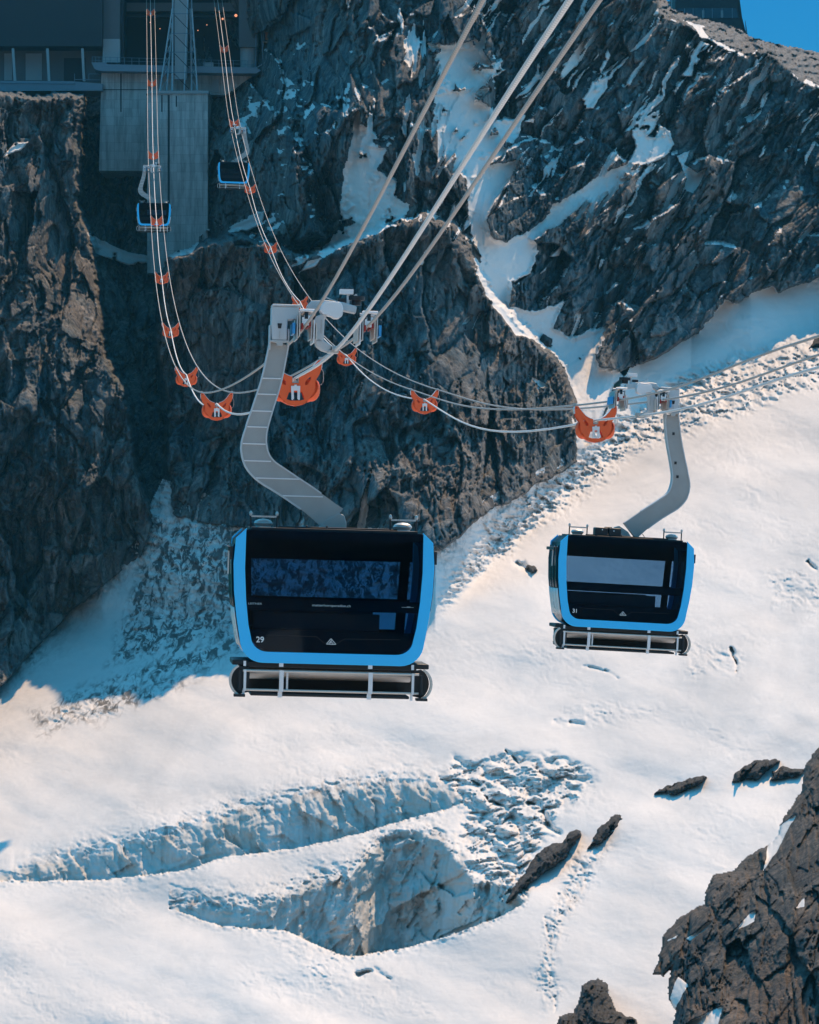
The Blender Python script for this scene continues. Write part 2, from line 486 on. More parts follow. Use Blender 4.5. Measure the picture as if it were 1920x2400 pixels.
sF = sdf(X, Y, PF) + jag * 1.2
C0 = tps(base_pts([(-60,1660),(0,1608),(60,1545),(120,1480),(180,1425),(250,1365),(330,1305),(366,1205)]) + [(300,920,535),(90,900,521),(230,1000,526),(150,1020,517),(200,820,536),(170,660,550),(50,700,532),(240,640,566),(0,900,517),(0,500,536),(190,400,562),(0,220,546),
          (-500,1700,460),(-500,900,490),(-500,220,550),(300,1800,500),(-300,1900,440)])(X, Y)
PC = [(-900,190),(0,205),(60,212),(205,214),(192,330),(190,480),(222,560),(240,640),(252,740),(258,830),(308,920),(318,1000),(325,1090),(366,1200),(372,1300),(300,1700),(-900,1900)]
sC = sdf(X, Y, PC) + jag * 1.1
wC = sst(-3, 18, sC)

D = M0 - (4 + 16 * np.clip((Y - 120) / 440, 0, 1)) * sst(-2, 40, sF)
D = D * (1 - wE) + E0 * wE
D = D * (1 - wC) + C0 * wC
edge = np.exp(-((sE - 20) / 26) ** 2) * wE + np.exp(-((sC - 20) / 26) ** 2) * wC

# snow cover on the rock
SN = {
 'A': [(1000,100),(1060,108),(1100,72),(1135,115),(1150,150),(1205,125),(1185,165),(1120,210),(1150,205),(1130,235),(1155,255),(1140,285),(1230,272),(1212,320),(1185,360),(1150,385),
   (1215,375),(1195,425),(1160,470),(1140,510),(1150,555),(1185,570),(1212,550),(1250,535),(1290,500),(1290,485),(1340,455),(1410,412),(1415,438),(1475,400),(1500,375),(1485,330),
   (1480,290),(1515,270),(1550,252),(1540,290),(1570,305),(1585,340),(1555,370),(1500,390),(1430,435),(1370,480),(1320,520),(1250,560),(1262,590),(1245,645),(1200,660),(1195,720),
   (1215,720),(1250,728),(1290,720),(1322,705),(1300,765),(1345,790),(1425,762),(1395,830),(1402,862),(1450,868),(1480,900),(1480,1500),(1350,1500),(1350,940),(1320,860),(1285,815),
   (1235,790),(1180,730),(1140,690),(1115,640),(1130,600),(1110,570),(1100,500),(1098,440),(1080,390),(1055,345),(1062,300),(1050,262),(1018,240),(1030,170)],
 'B': [(829,312),(845,290),(870,300),(890,335),(925,322),(900,365),(880,400),(930,425),(925,460),(960,480),(945,520),(880,550),(850,560),(820,575),(760,605),(735,600),(790,545),(800,470),(805,400)],
 'C': [(1465,130),(1495,100),(1538,58),(1520,95),(1490,117)], 'D': [(1365,235),(1400,170),(1425,112),(1432,130),(1405,185),(1425,178),(1425,205),(1390,252),(1360,258),(1372,235)],
 'E': [(1595,178),(1627,142),(1622,178)], 'F': [(1585,365),(1620,350),(1605,385),(1635,405),(1657,393),(1640,430),(1625,455),(1603,442),(1612,415),(1598,395)],
 'H': [(1868,567),(1907,518),(1907,535),(1882,562)], 'I': [(5,368),(35,332),(68,332),(50,352)], 'J': [(200,540),(240,562),(300,590),(350,600),(440,570),(470,565),(450,592),(380,612),(300,622),(225,592)],
 'K': [(508,547),(560,520),(600,500),(622,493),(615,527),(580,542)], 'L': [(668,618),(700,600),(732,594),(715,617),(680,627)],
 'O': [(835,1250),(845,1180),(872,1098),(862,1160),(866,1190),(852,1250)], 'Q': [(1153,715),(1160,692),(1186,700),(1200,735),(1243,790),(1210,785),(1172,738)],
 'R': [(1360,232),(1395,215),(1425,190),(1400,235)], 'T': [(1560,20),(1600,46),(1650,58),(1662,66),(1648,66),(1660,84),(1750,128),(1752,136),(1690,112),(1664,96),(1640,84),(1622,60),(1588,44)],
 'U': [(1855,172),(1880,180),(1925,200),(1925,214),(1888,194)], 'V': [(1068,300),(1095,330),(1110,290),(1125,330),(1100,360)], 'W': [(945,140),(960,110),(975,125),(962,160)],
 'X': [(640,795),(645,760),(655,780)], 'Y': [(1258,905),(1275,915),(1262,925)], 'Z': [(1476,1000),(1700,700),(1740,718),(1762,688),(1812,668),(1830,702),(1902,668),(1990,655),(2100,650),(2100,900),(1476,1100)],
 'a': [(700,640),(720,610),(760,600),(740,625)], 'b': [(1225,285),(1262,270),(1250,288)], 'c': [(1290,175),(1310,150),(1300,180)], 'd': [(1240,880),(1290,905),(1270,910)],
 'h': [(1370,450),(1405,408),(1470,385),(1497,330),(1530,298),(1560,330),(1520,388),(1440,442),(1385,478)], 'i': [(1225,470),(1262,430),(1250,460)], 'j': [(1340,340),(1385,300),(1365,335)], 'k': [(1290,600),(1330,560),(1310,600)], 'l': [(1700,470),(1722,440),(1712,475)], 'm': [(1010,215),(1050,240),(1040,255)], 'n': [(975,620),(1000,580),(992,625)],
 'e': [(1400,60),(1412,52),(1408,66)], 'f': [(1462,560),(1485,552),(1470,575)], 'g': [(480,540),(520,525),(505,545)]}
sj = 7 * fbm(X / 30, Y / 30, 400, 5, .6) + 3 * fbm(X / 6, Y / 6, 401, 3)
# bare rock islands inside the snow
snow = np.full(X.shape, -60.0)
for k_, poly in SN.items():
    big = 1.0 if k_ in 'ABZ' else .45
    snow = np.maximum(snow, sdf(X, Y, poly, 60) + sj * big)
isl = np.maximum(fbm(X / 34, Y / 26, 410, 4) * 30 - 11.5, -60)
up = (Y < 420) | (X < 1010)
snow = np.where(up & (snow > 0), np.minimum(snow, np.maximum(-isl, -20)), snow)
US_ = X + .62 * Y + 14 * fbm(X / 60, Y / 60, 440, 3); VS_ = Y - .35 * X
st1 = fbm(US_ / 17, VS_ / 120, 441, 4, .55); reg_ = fbm(X / 170, Y / 150, 442, 3)
stw = np.exp(-((X - 1230) / 330) ** 2 - ((Y - 300) / 330) ** 2)
snow = np.maximum(snow, np.where((X > 1010) & (Y < 820) & (Y > crest + 8), (st1 + .55 * reg_ + .26 * stw - .47) * 60, -60))
st2 = fbm((X + .1 * Y) / 20, Y / 95, 445, 4, .55)
snow = np.maximum(snow, np.where((X > 770) & (X < 1090) & (Y < 520), (st2 + .5 * reg_ - .44) * 60, -60))
mask = sst(-1.2, 2.2, snow)
deep = sst(0, 40, snow)
R_ = rel * (1 - .93 * mask) * (1 - cm) - 1.0 * mask * sst(0, 12, snow)
R_ += mask * (.35 * fbm(X / 30, Y / 60, 430, 5) + .10 * fbm(X / 6, Y / 8, 431, 3))
gv, ge = facet(X / 9, Y / 5.5, 77, 1.0); gv2, _ = facet(X / 22, Y / 13, 79, 1.0)
R_ += cm * (1 - mask) * (gv * 1.7 + gv2 * 3.0)
R_ += 2.5 * edge * (1 - mask)
bx_ = [-900,-60,0,60,120,180,250,330,366,390,470,560,700,900,1040,1110,1200,1300,1388,1396,1440,1500,1560,1630,1760,1830,1920,1990,2060,2700]
by_ = [2400,1660,1608,1545,1480,1425,1365,1305,1205,1205,1225,1238,1245,1275,1290,1225,1172,1115,1062,1010,885,852,830,785,690,690,645,625,600,300]
fb = np.interp(X, bx_, by_) + 10 * fbm(X / 34, X * 0 + 3, 811, 5, .6) - Y          # pixels above the foot of the cliff
R_ *= .62 + .38 * sst(0, 110, fb)
D = D + above * .50 - R_ - (1 - .9 * mask) * 5 * sst(-4, 4, fb) * (1 - sst(60, 300, fb)) + 26 * (1 - np.where(mask > .3, sst(-40, -14, fb), sst(-14, 2, fb)))
lean_ = np.zeros(X.shape); lean_[2:-2] = (D[:-4] - D[4:]) / (Y[4:] - Y[:-4])
for _ in range(2): lean_[:, 1:-1] = (lean_[:, :-2] + lean_[:, 1:-1] + lean_[:, 2:]) / 3
lm = sst(.15, .20, lean_ + .09 * fbm(X / 50, Y / 50, 424, 5, .6) - .03) * (X > 560) * (Y > 30) * (1 - .8 * wE) * sst(-.02, .12, fbm(X / 22, Y / 22, 426, 4))
surf = np.stack([np.maximum(mask, lm * .9 * (1 - cm)), cm * (1 - mask), mask * 0], -1)
keep = (Y > sky - 1.2)
mountain = sheet('mountain', X, Y, D, surf, M['terrain'], keep)
tag(mountain, 'steep dark rock face with snow filled gullies above the glacier', 'mountain', kind='structure')

# ================================================================== the glacier
X, Y = grid(-60, 1980, 560, 2440, 2.5, mx=840, my0=0, my1=140)
h = glh(X, Y) + sst(-30, 60, Y - yB(X)) * (.10 * fbm(X / 150, Y / 80, 501, 4) + .42 * fbm((X + .8 * Y) / 300, (Y - .35 * X) / 95, 504, 2)) + .02 * fbm(X / 30, Y / 14, 502, 4)
# long gentle swell below the cabins
rough = np.zeros(X.shape); dirt = np.zeros(X.shape); ice = np.zeros(X.shape)
def region(poly, soft=60, j=22):
    s_ = sdf(X, Y, poly, 160) + j * fbm(X / 60, Y / 45, 510, 4)
    return sst(-soft * .3, soft, s_)
g1 = region([(300,1180),(370,1185),(560,1215),(1010,1240),(1000,1400),(700,1440),(560,1500),(420,1540),(240,1570),(300,1400)], 40)
g2 = region([(1020,1400),(1150,1200),(1400,1010),(1560,880),(1940,770),(1960,900),(1700,985),(1500,1070),(1300,1220),(1150,1340),(1040,1440)], 50)
g3 = region([(60,1670),(240,1580),(560,1460),(600,1520),(420,1620),(240,1700),(80,1740)], 40)
g4 = region([(1010,1830),(1060,1770),(1300,1760),(1420,1830),(1330,1920),(1260,1990),(1238,2100),(1110,2060),(1050,1970),(1085,1890)], 40)
g5 = region([(1270,2160),(1330,1980),(1440,1980),(1400,2080),(1300,2240),(1330,2330),(1270,2380),(1240,2290)], 40)
g6 = region([(580,2120),(700,2160),(820,2230),(830,2300),(760,2360),(640,2240)], 40)
g7 = region([(1290,1640),(1560,1640),(1560,1700),(1300,1710)], 30)
g8 = region([(1600,1480),(1760,1510),(1760,1610),(1600,1590)], 30)
g9 = region([(1780,1330),(1960,1330),(1960,1450),(1800,1440)], 30)
yt = np.interp(X, [-60,0,150,300,430,560,700,800,880,960,1040,1090], [2050,2042,2012,1982,1942,1902,1868,1846,1836,1834,1846,1880]) + 6 * fbm(X / 18, Y / 200, 520, 4)
lipn = 3.5 * fbm(X / 14, X * 0 + 9, 560, 4, .6)
yb = lipn + np.interp(X, [-60,0,250,330,440,530,640,760,880,960,1050,1090], [2068,2066,2062,2052,2040,2007,1998,1976,1945,1918,1896,1882]) + 2 * fbm(X / 40, X * 0, 521, 3)
yt2 = np.interp(X, [395,450,560,640,700,740,790,825,872,905,980,1030,1070,1110,1170,1240], [2126,2118,2122,2105,2085,2060,2050,2042,1985,1962,1945,1962,2010,2058,2060,2106]) + 6 * fbm(X / 22, Y / 300, 522, 4)
yb2 = lipn + np.interp(X, [395,460,520,600,680,740,790,830,960,1060,1180,1240], [2127,2152,2170,2178,2185,2215,2236,2244,2220,2192,2146,2110]) + 1.5 * fbm(X / 30, X * 0, 523, 3)
band = np.exp(-np.clip(yt - Y, 0, 400) / 24) * (Y < yb) * sst(-60, 250, X) * (1 - sst(1080, 1180, X))
bandlo = np.exp(-np.clip(yt2 - Y, 0, 400) / 30) * (Y < yb2) * (X > 395) * (X < 1240) * (Y > yb - 4)
fv, fe = facet((X + .9 * Y) / 26, (Y - .4 * X) / 11, 530, 1.1); fv2, _ = facet(X / 10 + .05 * Y, Y / 5, 531, 1.1)
top_ = np.interp(X, [-900,-60,0,120,180,330,380,560,700,900,1040,1110,1200,1385,1400,1500,1630,1760,1920,2060,2700], [1700,1600,1555,1420,1370,1225,1120,1180,1195,1235,1245,1185,1130,1040,1000,815,730,640,590,550,300])
soft = .03 + .10 * sst(-.1, .5, fbm((X + .9 * Y) / 300, (Y - .5 * X) / 110, 571, 4))
ft_ = np.interp(X, bx_, by_); foot = np.exp(-np.clip(Y - ft_, 0, 900) / 34) * (X < 1440)
rr = np.maximum.reduce([foot * .35, soft, g1 * .5, g2 * 1.05, g3 * .35, g4 * .3, g5 * .5, g6 * .2, g7 * .2, g8 * .28, g9 * .3, band * .75, bandlo * .7])
wxg = X + 30 * fbm(X / 50, Y / 30, 533, 4); wyg = Y + 16 * fbm(X / 45, Y / 30, 534, 4)
rdg = 1 - 2 * np.abs(fbm((wxg + .8 * wyg) / 46, (wyg - .45 * wxg) / 14, 535, 5, .55))
h = h + rr * (.20 * fv + .08 * fv2 + .40 * (rdg - .5) + .38 * fbm(wxg / 34, wyg / 16, 532, 6, .62))
dirt = np.maximum.reduce([soft * .3, foot * 1.3, g1 * 3.0, g3 * 1.9, g4 * .25, g5 * .45, band * 1.0, bandlo * .7, g2 * .10, dirt])
# wind ripples
D = gl_D(X, Y, h)
# open cracks: a short drop in the surface with a dark wall behind
JX = X + 5 * fbm(X / 14, Y / 14, 550, 3); JY = Y + 4 * fbm(X / 14, Y / 14, 551, 3)
def crack(pts, wd, dep):
    wd = wd * .55 * (1 + .5 * fbm(X / 16, Y / 16, 552, 3)); dep = dep * .38; wd = wd * 1.25
    pts = np.array(pts, float); best = np.full(X.shape, 1e9)
    for a, b_ in zip(pts[:-1], pts[1:]):
        e = b_ - a; t = np.clip(((JX - a[0]) * e[0] + (JY - a[1]) * e[1]) / (e @ e), 0, 1)
        best = np.minimum(best, np.hypot(JX - a[0] - t * e[0], JY - a[1] - t * e[1]) + 3 * t * t * wd * .2)
    return dep * np.exp(-(best / wd) ** 2) * (.25 + .75 * sst(-.25, .15, fbm(X / 24, Y / 18, 553, 3)))
dh = crack([(1100,1822),(1120,1840),(1150,1880),(1185,1890)], 7, 3) + crack([(1185,1760),(1220,1790)], 4, 1.5) + crack([(1190,1845),(1240,1862),(1262,1855)], 9, 2) \
   + crack([(1242,1880),(1275,1895)], 7, 2) + crack([(1275,1900),(1280,1930),(1310,1955)], 8, 2.5) + crack([(1300,1820),(1330,1835)], 6, 1.5) \
   + crack([(1714,1520),(1724,1548),(1728,1575)], 5, 2.6) + crack([(1370,1560),(1420,1572),(1450,1590)], 5, 1.0) \
   + crack([(1300,1690),(1370,1698)], 8, 1.4) + crack([(1895,1318),(1915,1335)], 6, 2) + crack([(840,2285),(880,2275),(912,2293)], 9, 2.4) \
   + crack([(1280,2150),(1288,2205)], 6, .8) + crack([(1290,2270),(1305,2330),(1300,2370)], 6, .7) + crack([(1215,1322),(1240,1335)], 12, 2.0) \
   + 0
bx1 = X + 26 * fbm(X / 60, Y / 40, 582, 4); by1 = Y + 16 * fbm(X / 50, Y / 36, 583, 4)
h = h + g4 * (1.7 * np.abs(fbm(bx1 / 62, by1 / 36, 584, 3, .5)) + .55 * np.abs(fbm(bx1 / 20 + .2 * by1, by1 / 13, 585, 3, .5)) - 1.0)
h_all = h - dh
D = gl_D(X, Y, h_all)
for (t_, b2, x0, x1, seed) in ((yt, yb, -60, 1090, 600), (yt2, yb2, 395, 1240, 640)):
    inside = (Y > t_) & (Y < b2) & (X > x0) & (X < x1)
    so_ = 17.0 if seed == 600 else 5.0
    ys_ = t_ - so_ * np.logaddexp(0, (t_ - Y) / so_)
    Dt = gl_D(X, ys_, glh(X, ys_) + (h_all - glh(X, Y)) * np.exp(-np.clip(Y - t_ + so_, 0, 400) / 16))
    inside = (Y > t_ - 5 * so_) & (Y < b2) & (X > x0) & (X < x1)
    inn = (Y > t_) & inside
    ux = X + .35 * (Y - t_) * (1 if seed == 640 else -1.4) + 14 * fbm(X / 60, Y / 50, seed + 9, 3)
    f1, e1 = facet(ux / 48, Y / 90, seed + 1, 1.0); f2, e2 = facet(ux / 20, Y / 34, seed + 2, 1.0); f3, e3 = facet(ux / 8, Y / 14, seed + 3, 1.0)
    k_ = 1.0 if seed == 640 else .6
    k_ = k_ * (sst(500, 800, X) * .85 + .15) if seed == 640 else k_
    lay = fbm(X / 160 + 5, (Y - t_ + 18 * fbm(X / 80, Y / 60, seed + 7, 3)) / 11, seed + 6, 4, .6)
    wallr = k_ * (1.7 * f1 + .75 * f2 * sst(850, 950, X) + 1.6 * fbm(ux / 30, Y / 70, seed + 5, 5, .55) + .30 * fbm(ux / 7, Y / 60, seed + 8, 3)) + .35 * lay
    Dw = Dt - np.clip(Y - t_, 0, 900) * .028 - wallr * sst(-so_, 12, Y - t_)
    rr_l = np.exp(-np.abs(Y - b2) / 9) * (X > x0) * (X < x1)
    D = D - rr_l * (Y >= b2) * (.9 * fbm(X / 10, Y / 6, seed + 30, 3) - .2)
    D = np.where(inside, Dw, D)
    ice = np.where(inside, sst(-so_ * .5, 18, Y - t_), ice)
    dirt = np.where(inn, np.maximum(.10, dirt * np.exp(-(Y - t_) / 14)), dirt)
surf = np.stack([np.ones(X.shape), dirt, ice], -1)
glacier = sheet('glacier', X, Y, D, surf, M['glacier'], Y > top_)
tag(glacier, 'sunlit white glacier with crevasses and ice walls', 'glacier', kind='structure')

# unseen lower glacier below the camera, added to bounce light onto the cabins
mb = MB()
def gz(x, y): return -112.3 - 1.5 + .21 * y + .3 * x
g_ = [(-420, -500), (420, -500), (420, 296), (-420, 296)]
mb.add([(x, y, gz(x, y)) for x, y in g_], [(0, 1, 2, 3)])
lowg = mb.build('bounce_glacier', M['glacier'])
at = lowg.data.color_attributes.new('surf', 'FLOAT_COLOR', 'POINT')
for d_ in at.data: d_.color = (1, 0, 0, 1)
tag(lowg, 'unseen open snowfield below the cableway, added to bounce light', 'glacier', kind='structure')

# ================================================================== near rock spur, lower right
X, Y = grid(1330, 2330, 1480, 2560, 2.5)
X2 = X
N0 = tps([(1920,1755,318),(1850,1900,306),(1750,2010,298),(1670,2060,290),(1600,2150,290),(1525,2290,283),(1575,2400,268),(1920,2100,270),(1920,2400,250),(1750,2250,268),(1980,1800,305),(1350,2400,300),(1450,1750,360),(2330,1500,345),(2330,2000,285),(2330,2560,235),(1980,2560,238)])(X, Y)
PN = [(1930,1745),(1912,1765),(1893,1790),(1884,1850),(1852,1900),(1840,1918),(1825,1960),(1800,1985),(1752,2012),(1722,2042),(1672,2055),(1660,2090),(1655,2122),(1625,2135),(1590,2158),(1560,2190),
      (1550,2225),(1548,2250),(1530,2282),(1555,2285),(1578,2262),(1572,2300),(1570,2340),(1588,2370),(1580,2400),(1570,2620),(2420,2620),(2420,1540),(2200,1600),(2050,1690)]
sN = sdf(X, Y, PN) + .6 * (7 * fbm(X / 20, Y / 20, 700, 4) + 4 * fbm(X / 6, Y / 6, 701, 3))
rel = rock_relief(X * 1.0, Y * .9, 43, np.clip(.15 + 0 * X, 0, 1), .85)
SNN = [[(1790,2040),(1800,1985),(1820,1940),(1868,1908),(1850,1940),(1838,1965),(1815,2005)], [(1712,2190),(1750,2150),(1775,2128),(1768,2160),(1730,2180)], [(1610,2200),(1650,2170),(1672,2155),(1660,2175),(1618,2205)],
       [(1865,2130),(1885,2105),(1885,2125)], [(1570,2340),(1590,2290),(1615,2310),(1580,2370)], [(1610,2400),(1660,2370),(1695,2358),(1680,2420),(1610,2440)], [(1565,2205),(1590,2190),(1585,2200)]]
sn = np.full(X.shape, -60.0)
for p_ in SNN: sn = np.maximum(sn, sdf(X, Y, p_, 60) + .5 * (7 * fbm(X / 24, Y / 24, 720, 4)))
mk = sst(-1, 2, sn)
Dn = N0 - rel * (1 - .9 * mk) * sst(-2, 18, sN) - 3.0 * np.sqrt(np.clip(sN, 0, 60) / 60)
Dn = np.where(sN < 0, Dn + (-sN) * 2.2, Dn)
surf = np.stack([mk, mk * 0, mk * 0], -1)
near = sheet('rock_spur', X, Y, Dn, surf, M['spurrock'], sN > -5)
tag(near, 'near brown rock spur with small snow patches', 'rock spur', kind='structure')

# ================================================================== rocks that stand free in the snow
def outcrop(poly, d, thick, label, seed, cat='rock', st=2.5, lean=.0):
    p = np.array(poly, float); x0, y0 = p.min(0) - 8; x1, y1 = p.max(0) + 8
    X, Y = np.meshgrid(np.arange(x0, x1, st), np.arange(y0, y1, st))
    s_ = sdf(X, Y, poly, 60) + 5.5 * fbm(X / 13, Y / 10, seed, 4, .6)
    rel = rock_relief(X * 1.3 + seed * 31, Y * 1.3, 5 + seed, np.clip(.6 + 0 * X, 0, 1), .28)
    mx_ = max(s_.max(), 4)
    prof = np.sqrt(np.clip(s_ / mx_, 0, 1))
    if d is None: D = gl_D(X, Y, glh(X, Y) - .1 + prof * thick * .42 + rel * .60 * sst(0, 5, s_))
    else: D = float(d) + (((y0 + y1) / 2) - Y) * .06 - prof * thick * .6 - rel * 1.5 * sst(0, 6, s_)
    D = np.where(s_ < 0, D - s_ * 1.6, D)
    surf = np.stack([np.zeros(X.shape)] * 3, -1)
    o = sheet('rock_outcrop', X, Y, D, surf, M['darkrock'], s_ > -7)
    tag(o, label, cat, group='dark rocks poking through the glacier')
    return o
def gd(px, py): return float(gl_D(np.array(float(px)), np.array(float(py))))
outcrop([(1186,2118),(1200,2085),(1235,2040),(1258,2000),(1290,1978),(1318,1975),(1328,1955),(1350,1945),(1364,1945),(1360,1962),(1340,1985),(1330,2005),(1300,2030),(1260,2058),(1235,2075),(1215,2095)], None, 3.2, 'long dark rock rib at the right end of the blue ice wall', 1, lean=.18)
outcrop([(1378,1990),(1392,1960),(1410,1930),(1440,1908),(1460,1907),(1465,1920),(1450,1940),(1425,1965),(1400,1978)], None, 2.4, 'small slanting dark rock alone on smooth snow right of the ice wall', 2, lean=.15)
outcrop([(1528,1862),(1560,1845),(1600,1828),(1650,1816),(1662,1822),(1650,1835),(1620,1848),(1590,1862),(1575,1866),(1560,1858)], None, 2.2, 'low flat dark rock lying on snow, widest of the upper rocks', 3)
outcrop([(1716,1835),(1722,1815),(1745,1795),(1775,1782),(1810,1779),(1828,1784),(1815,1798),(1795,1808),(1780,1828),(1750,1828),(1735,1834)], None, 2.5, 'rounded dark boulder on the snow between flat rock and spur', 4)
outcrop([(1808,1827),(1812,1810),(1835,1796),(1860,1800),(1888,1804),(1880,1818),(1850,1822)], None, 1.8, 'small dark rock touching the near spur on its left', 5)
outcrop([(1320,850),(1336,830),(1358,817),(1375,824),(1388,850),(1386,880),(1384,896),(1360,890),(1340,872)], 553, 3.0, 'large dark boulder in the blue shaded snow gully', 6)
outcrop([(1262,795),(1275,783),(1292,795),(1290,812),(1272,812)], 548, 1.5, 'small dark boulder at top of the shaded snow gully', 7)
outcrop([(1302,828),(1310,822),(1318,828),(1312,834)], 552, .8, 'tiny dark stone beside the large gully boulder', 8)
outcrop([(1380,786),(1392,780),(1402,792),(1395,803),(1382,802)], 560, 1.2, 'small dark stone against foot of the shaded cliff', 9)
outcrop([(1892,820),(1905,800),(1925,778),(1960,770),(1960,815),(1915,812)], None, 2.0, 'dark rock cut by the right photo edge above the ropes', 10)
outcrop([(1230,1333),(1237,1323),(1252,1325),(1262,1338),(1248,1346)], None, 1.2, 'small brown rock between the two near cabins', 11)
outcrop([(1296,2440),(1316,2385),(1348,2378),(1362,2345),(1366,2318),(1385,2303),(1402,2300),(1420,2312),(1425,2340),(1440,2372),(1465,2385),(1490,2392),(1510,2440)], gd(1400,2400) - 6, 4.0, 'pointed rock pinnacle rising at the bottom photo edge', 12, lean=.05)

# ================================================================== unseen mountain range, added behind the camera for the window reflections
gx, gy = np.meshgrid(np.arange(-900, 901, 12.0), np.arange(0, 1, .02))
hz = -230 + 470 * gy ** .9 + 60 * fbm(gx / 260, gy * 2, 900, 5) * gy
yy = -380 - 560 * gy + 60 * fbm(gx / 120, gy * 5, 901, 5) + 16 * facet(gx / 40, gy * 16, 902)[0]
V = np.stack([gx, yy, hz], -1).reshape(-1, 3); ny, nx = gx.shape
mb = MB(); mb.v = [tuple(p) for p in V.tolist()]
mb.f = [(j * nx + i, j * nx + i + 1, (j + 1) * nx + i + 1, (j + 1) * nx + i) for j in range(ny - 1) for i in range(nx - 1)]
far = mb.build('reflected_mountain', M['terrain'], smooth=True)
sn_ = sst(.0, .12, fbm(gx / 70, gy * 12, 903, 5, .6) - .02 - .3 * sst(.3, .6, gy)).ravel()
at = far.data.color_attributes.new('surf', 'FLOAT_COLOR', 'POINT')
at.data.foreach_set('color', np.stack([sn_, sn_ * 0, sn_ * 0, sn_ * 0 + 1], -1).astype(np.float32).ravel())
tag(far, 'unseen rock and snow range, added for the window reflections', 'mountain', kind='structure')
# ================================================================== ropes
LY = [(353,27,601),(356,192,538),(359,361,475),(367,515,412),(379,648,349),(400,770,286),(437,878,223),(508,946,160),(692,886,97)]
RY = [(525,112,562),(548,286,499),(586,440,436),(634,578,373),(703,706,310),(812,832,247),(995,936,184),(1395,985,121)]
HW, HZ = .625, .46              # half gauge of the track ropes, their height above the haul rope at a carrier

def w3(l): return [P(*q) for q in l]
Lp = w3(LY); Rp = w3(RY)
G29 = P(785, 822, 78.2); G31 = P(1496, 975, 114.5)
Lend = P(1335, 0, 39.3); Rend = P(1920, 861, 82.0)

def spline(pts, n=14):
    """smooth curve through points, tangents weighted by uneven spacing"""
    m = len(pts); t = [0]
    for a, b_ in zip(pts[:-1], pts[1:]): t.append(t[-1] + (b_ - a).length)
    tg = []
    for i in range(m):
        if i == 0: tg.append((pts[1] - pts[0]) / (t[1] - t[0]))
        elif i == m - 1: tg.append((pts[-1] - pts[-2]) / (t[-1] - t[-2]))
        else:
            h0 = t[i] - t[i - 1]; h1 = t[i + 1] - t[i]
            tg.append(((pts[i] - pts[i - 1]) / h0 * h1 + (pts[i + 1] - pts[i]) / h1 * h0) / (h0 + h1))
    out = []
    for i in range(m - 1):
        h_ = t[i + 1] - t[i]
        for k in range(n):
            s_ = k / n; s2 = s_ * s_; s3 = s2 * s_
            out.append(pts[i] * (2 * s3 - 3 * s2 + 1) + tg[i] * h_ * (s3 - 2 * s2 + s_) + pts[i + 1] * (3 * s2 - 2 * s3) + tg[i + 1] * h_ * (s3 - s2))
    out.append(pts[-1].copy())
    return out

def rope_set(yk, grip, end, side):
    far = yk[0] + (yk[0] - yk[1]) * 1.2
    near = end + (end - grip) * (.55 if side == 'left' else .9)
    knots = [far] + yk + [grip, end, near]
    track_c = spline(knots)
    trk = [p + Vector((0, 0, HZ)) for p in track_c]
    hp = []
    for i, a in enumerate(knots[:-1]):
        sag = .42 if 1 <= i < len(yk) else 0
        for k in range(14):
            t = k / 14
            hp.append(track_c[i * 14 + k] - Vector((0, 0, sag * 4 * t * (1 - t))))
    hp.append(near)
    return trk, hp

d0 = Vector((.0775, -1, 0)).normalized(); xr_ = Vector((1, .0775, 0)).normalized()
for yk, grip, end, side in ((Lp, G29, Lend, 'left'), (Rp, G31, Rend, 'right')):
    trk, hp = rope_set(yk, grip, end, side)
    which = 'of the largest cabin' if side == 'left' else 'of the right cabin'
    for s_, nm in ((-1, 'left'), (1, 'right')):
        mb = MB(); mb.tube([p + xr_ * s_ * HW for p in trk], .031, 8)
        tag(mb.build('track_rope', M['track'], smooth=True), 'grey steel track rope %s, %s one of its pair' % (which, nm), 'rope', 'track ropes of the cableway')
    mb = MB(); mb.tube(hp, .036, 8)
    tag(mb.build('haul_rope', M['haul'], smooth=True), 'white haul rope sagging through the orange carriers ' + which, 'rope', 'haul ropes of the cableway')

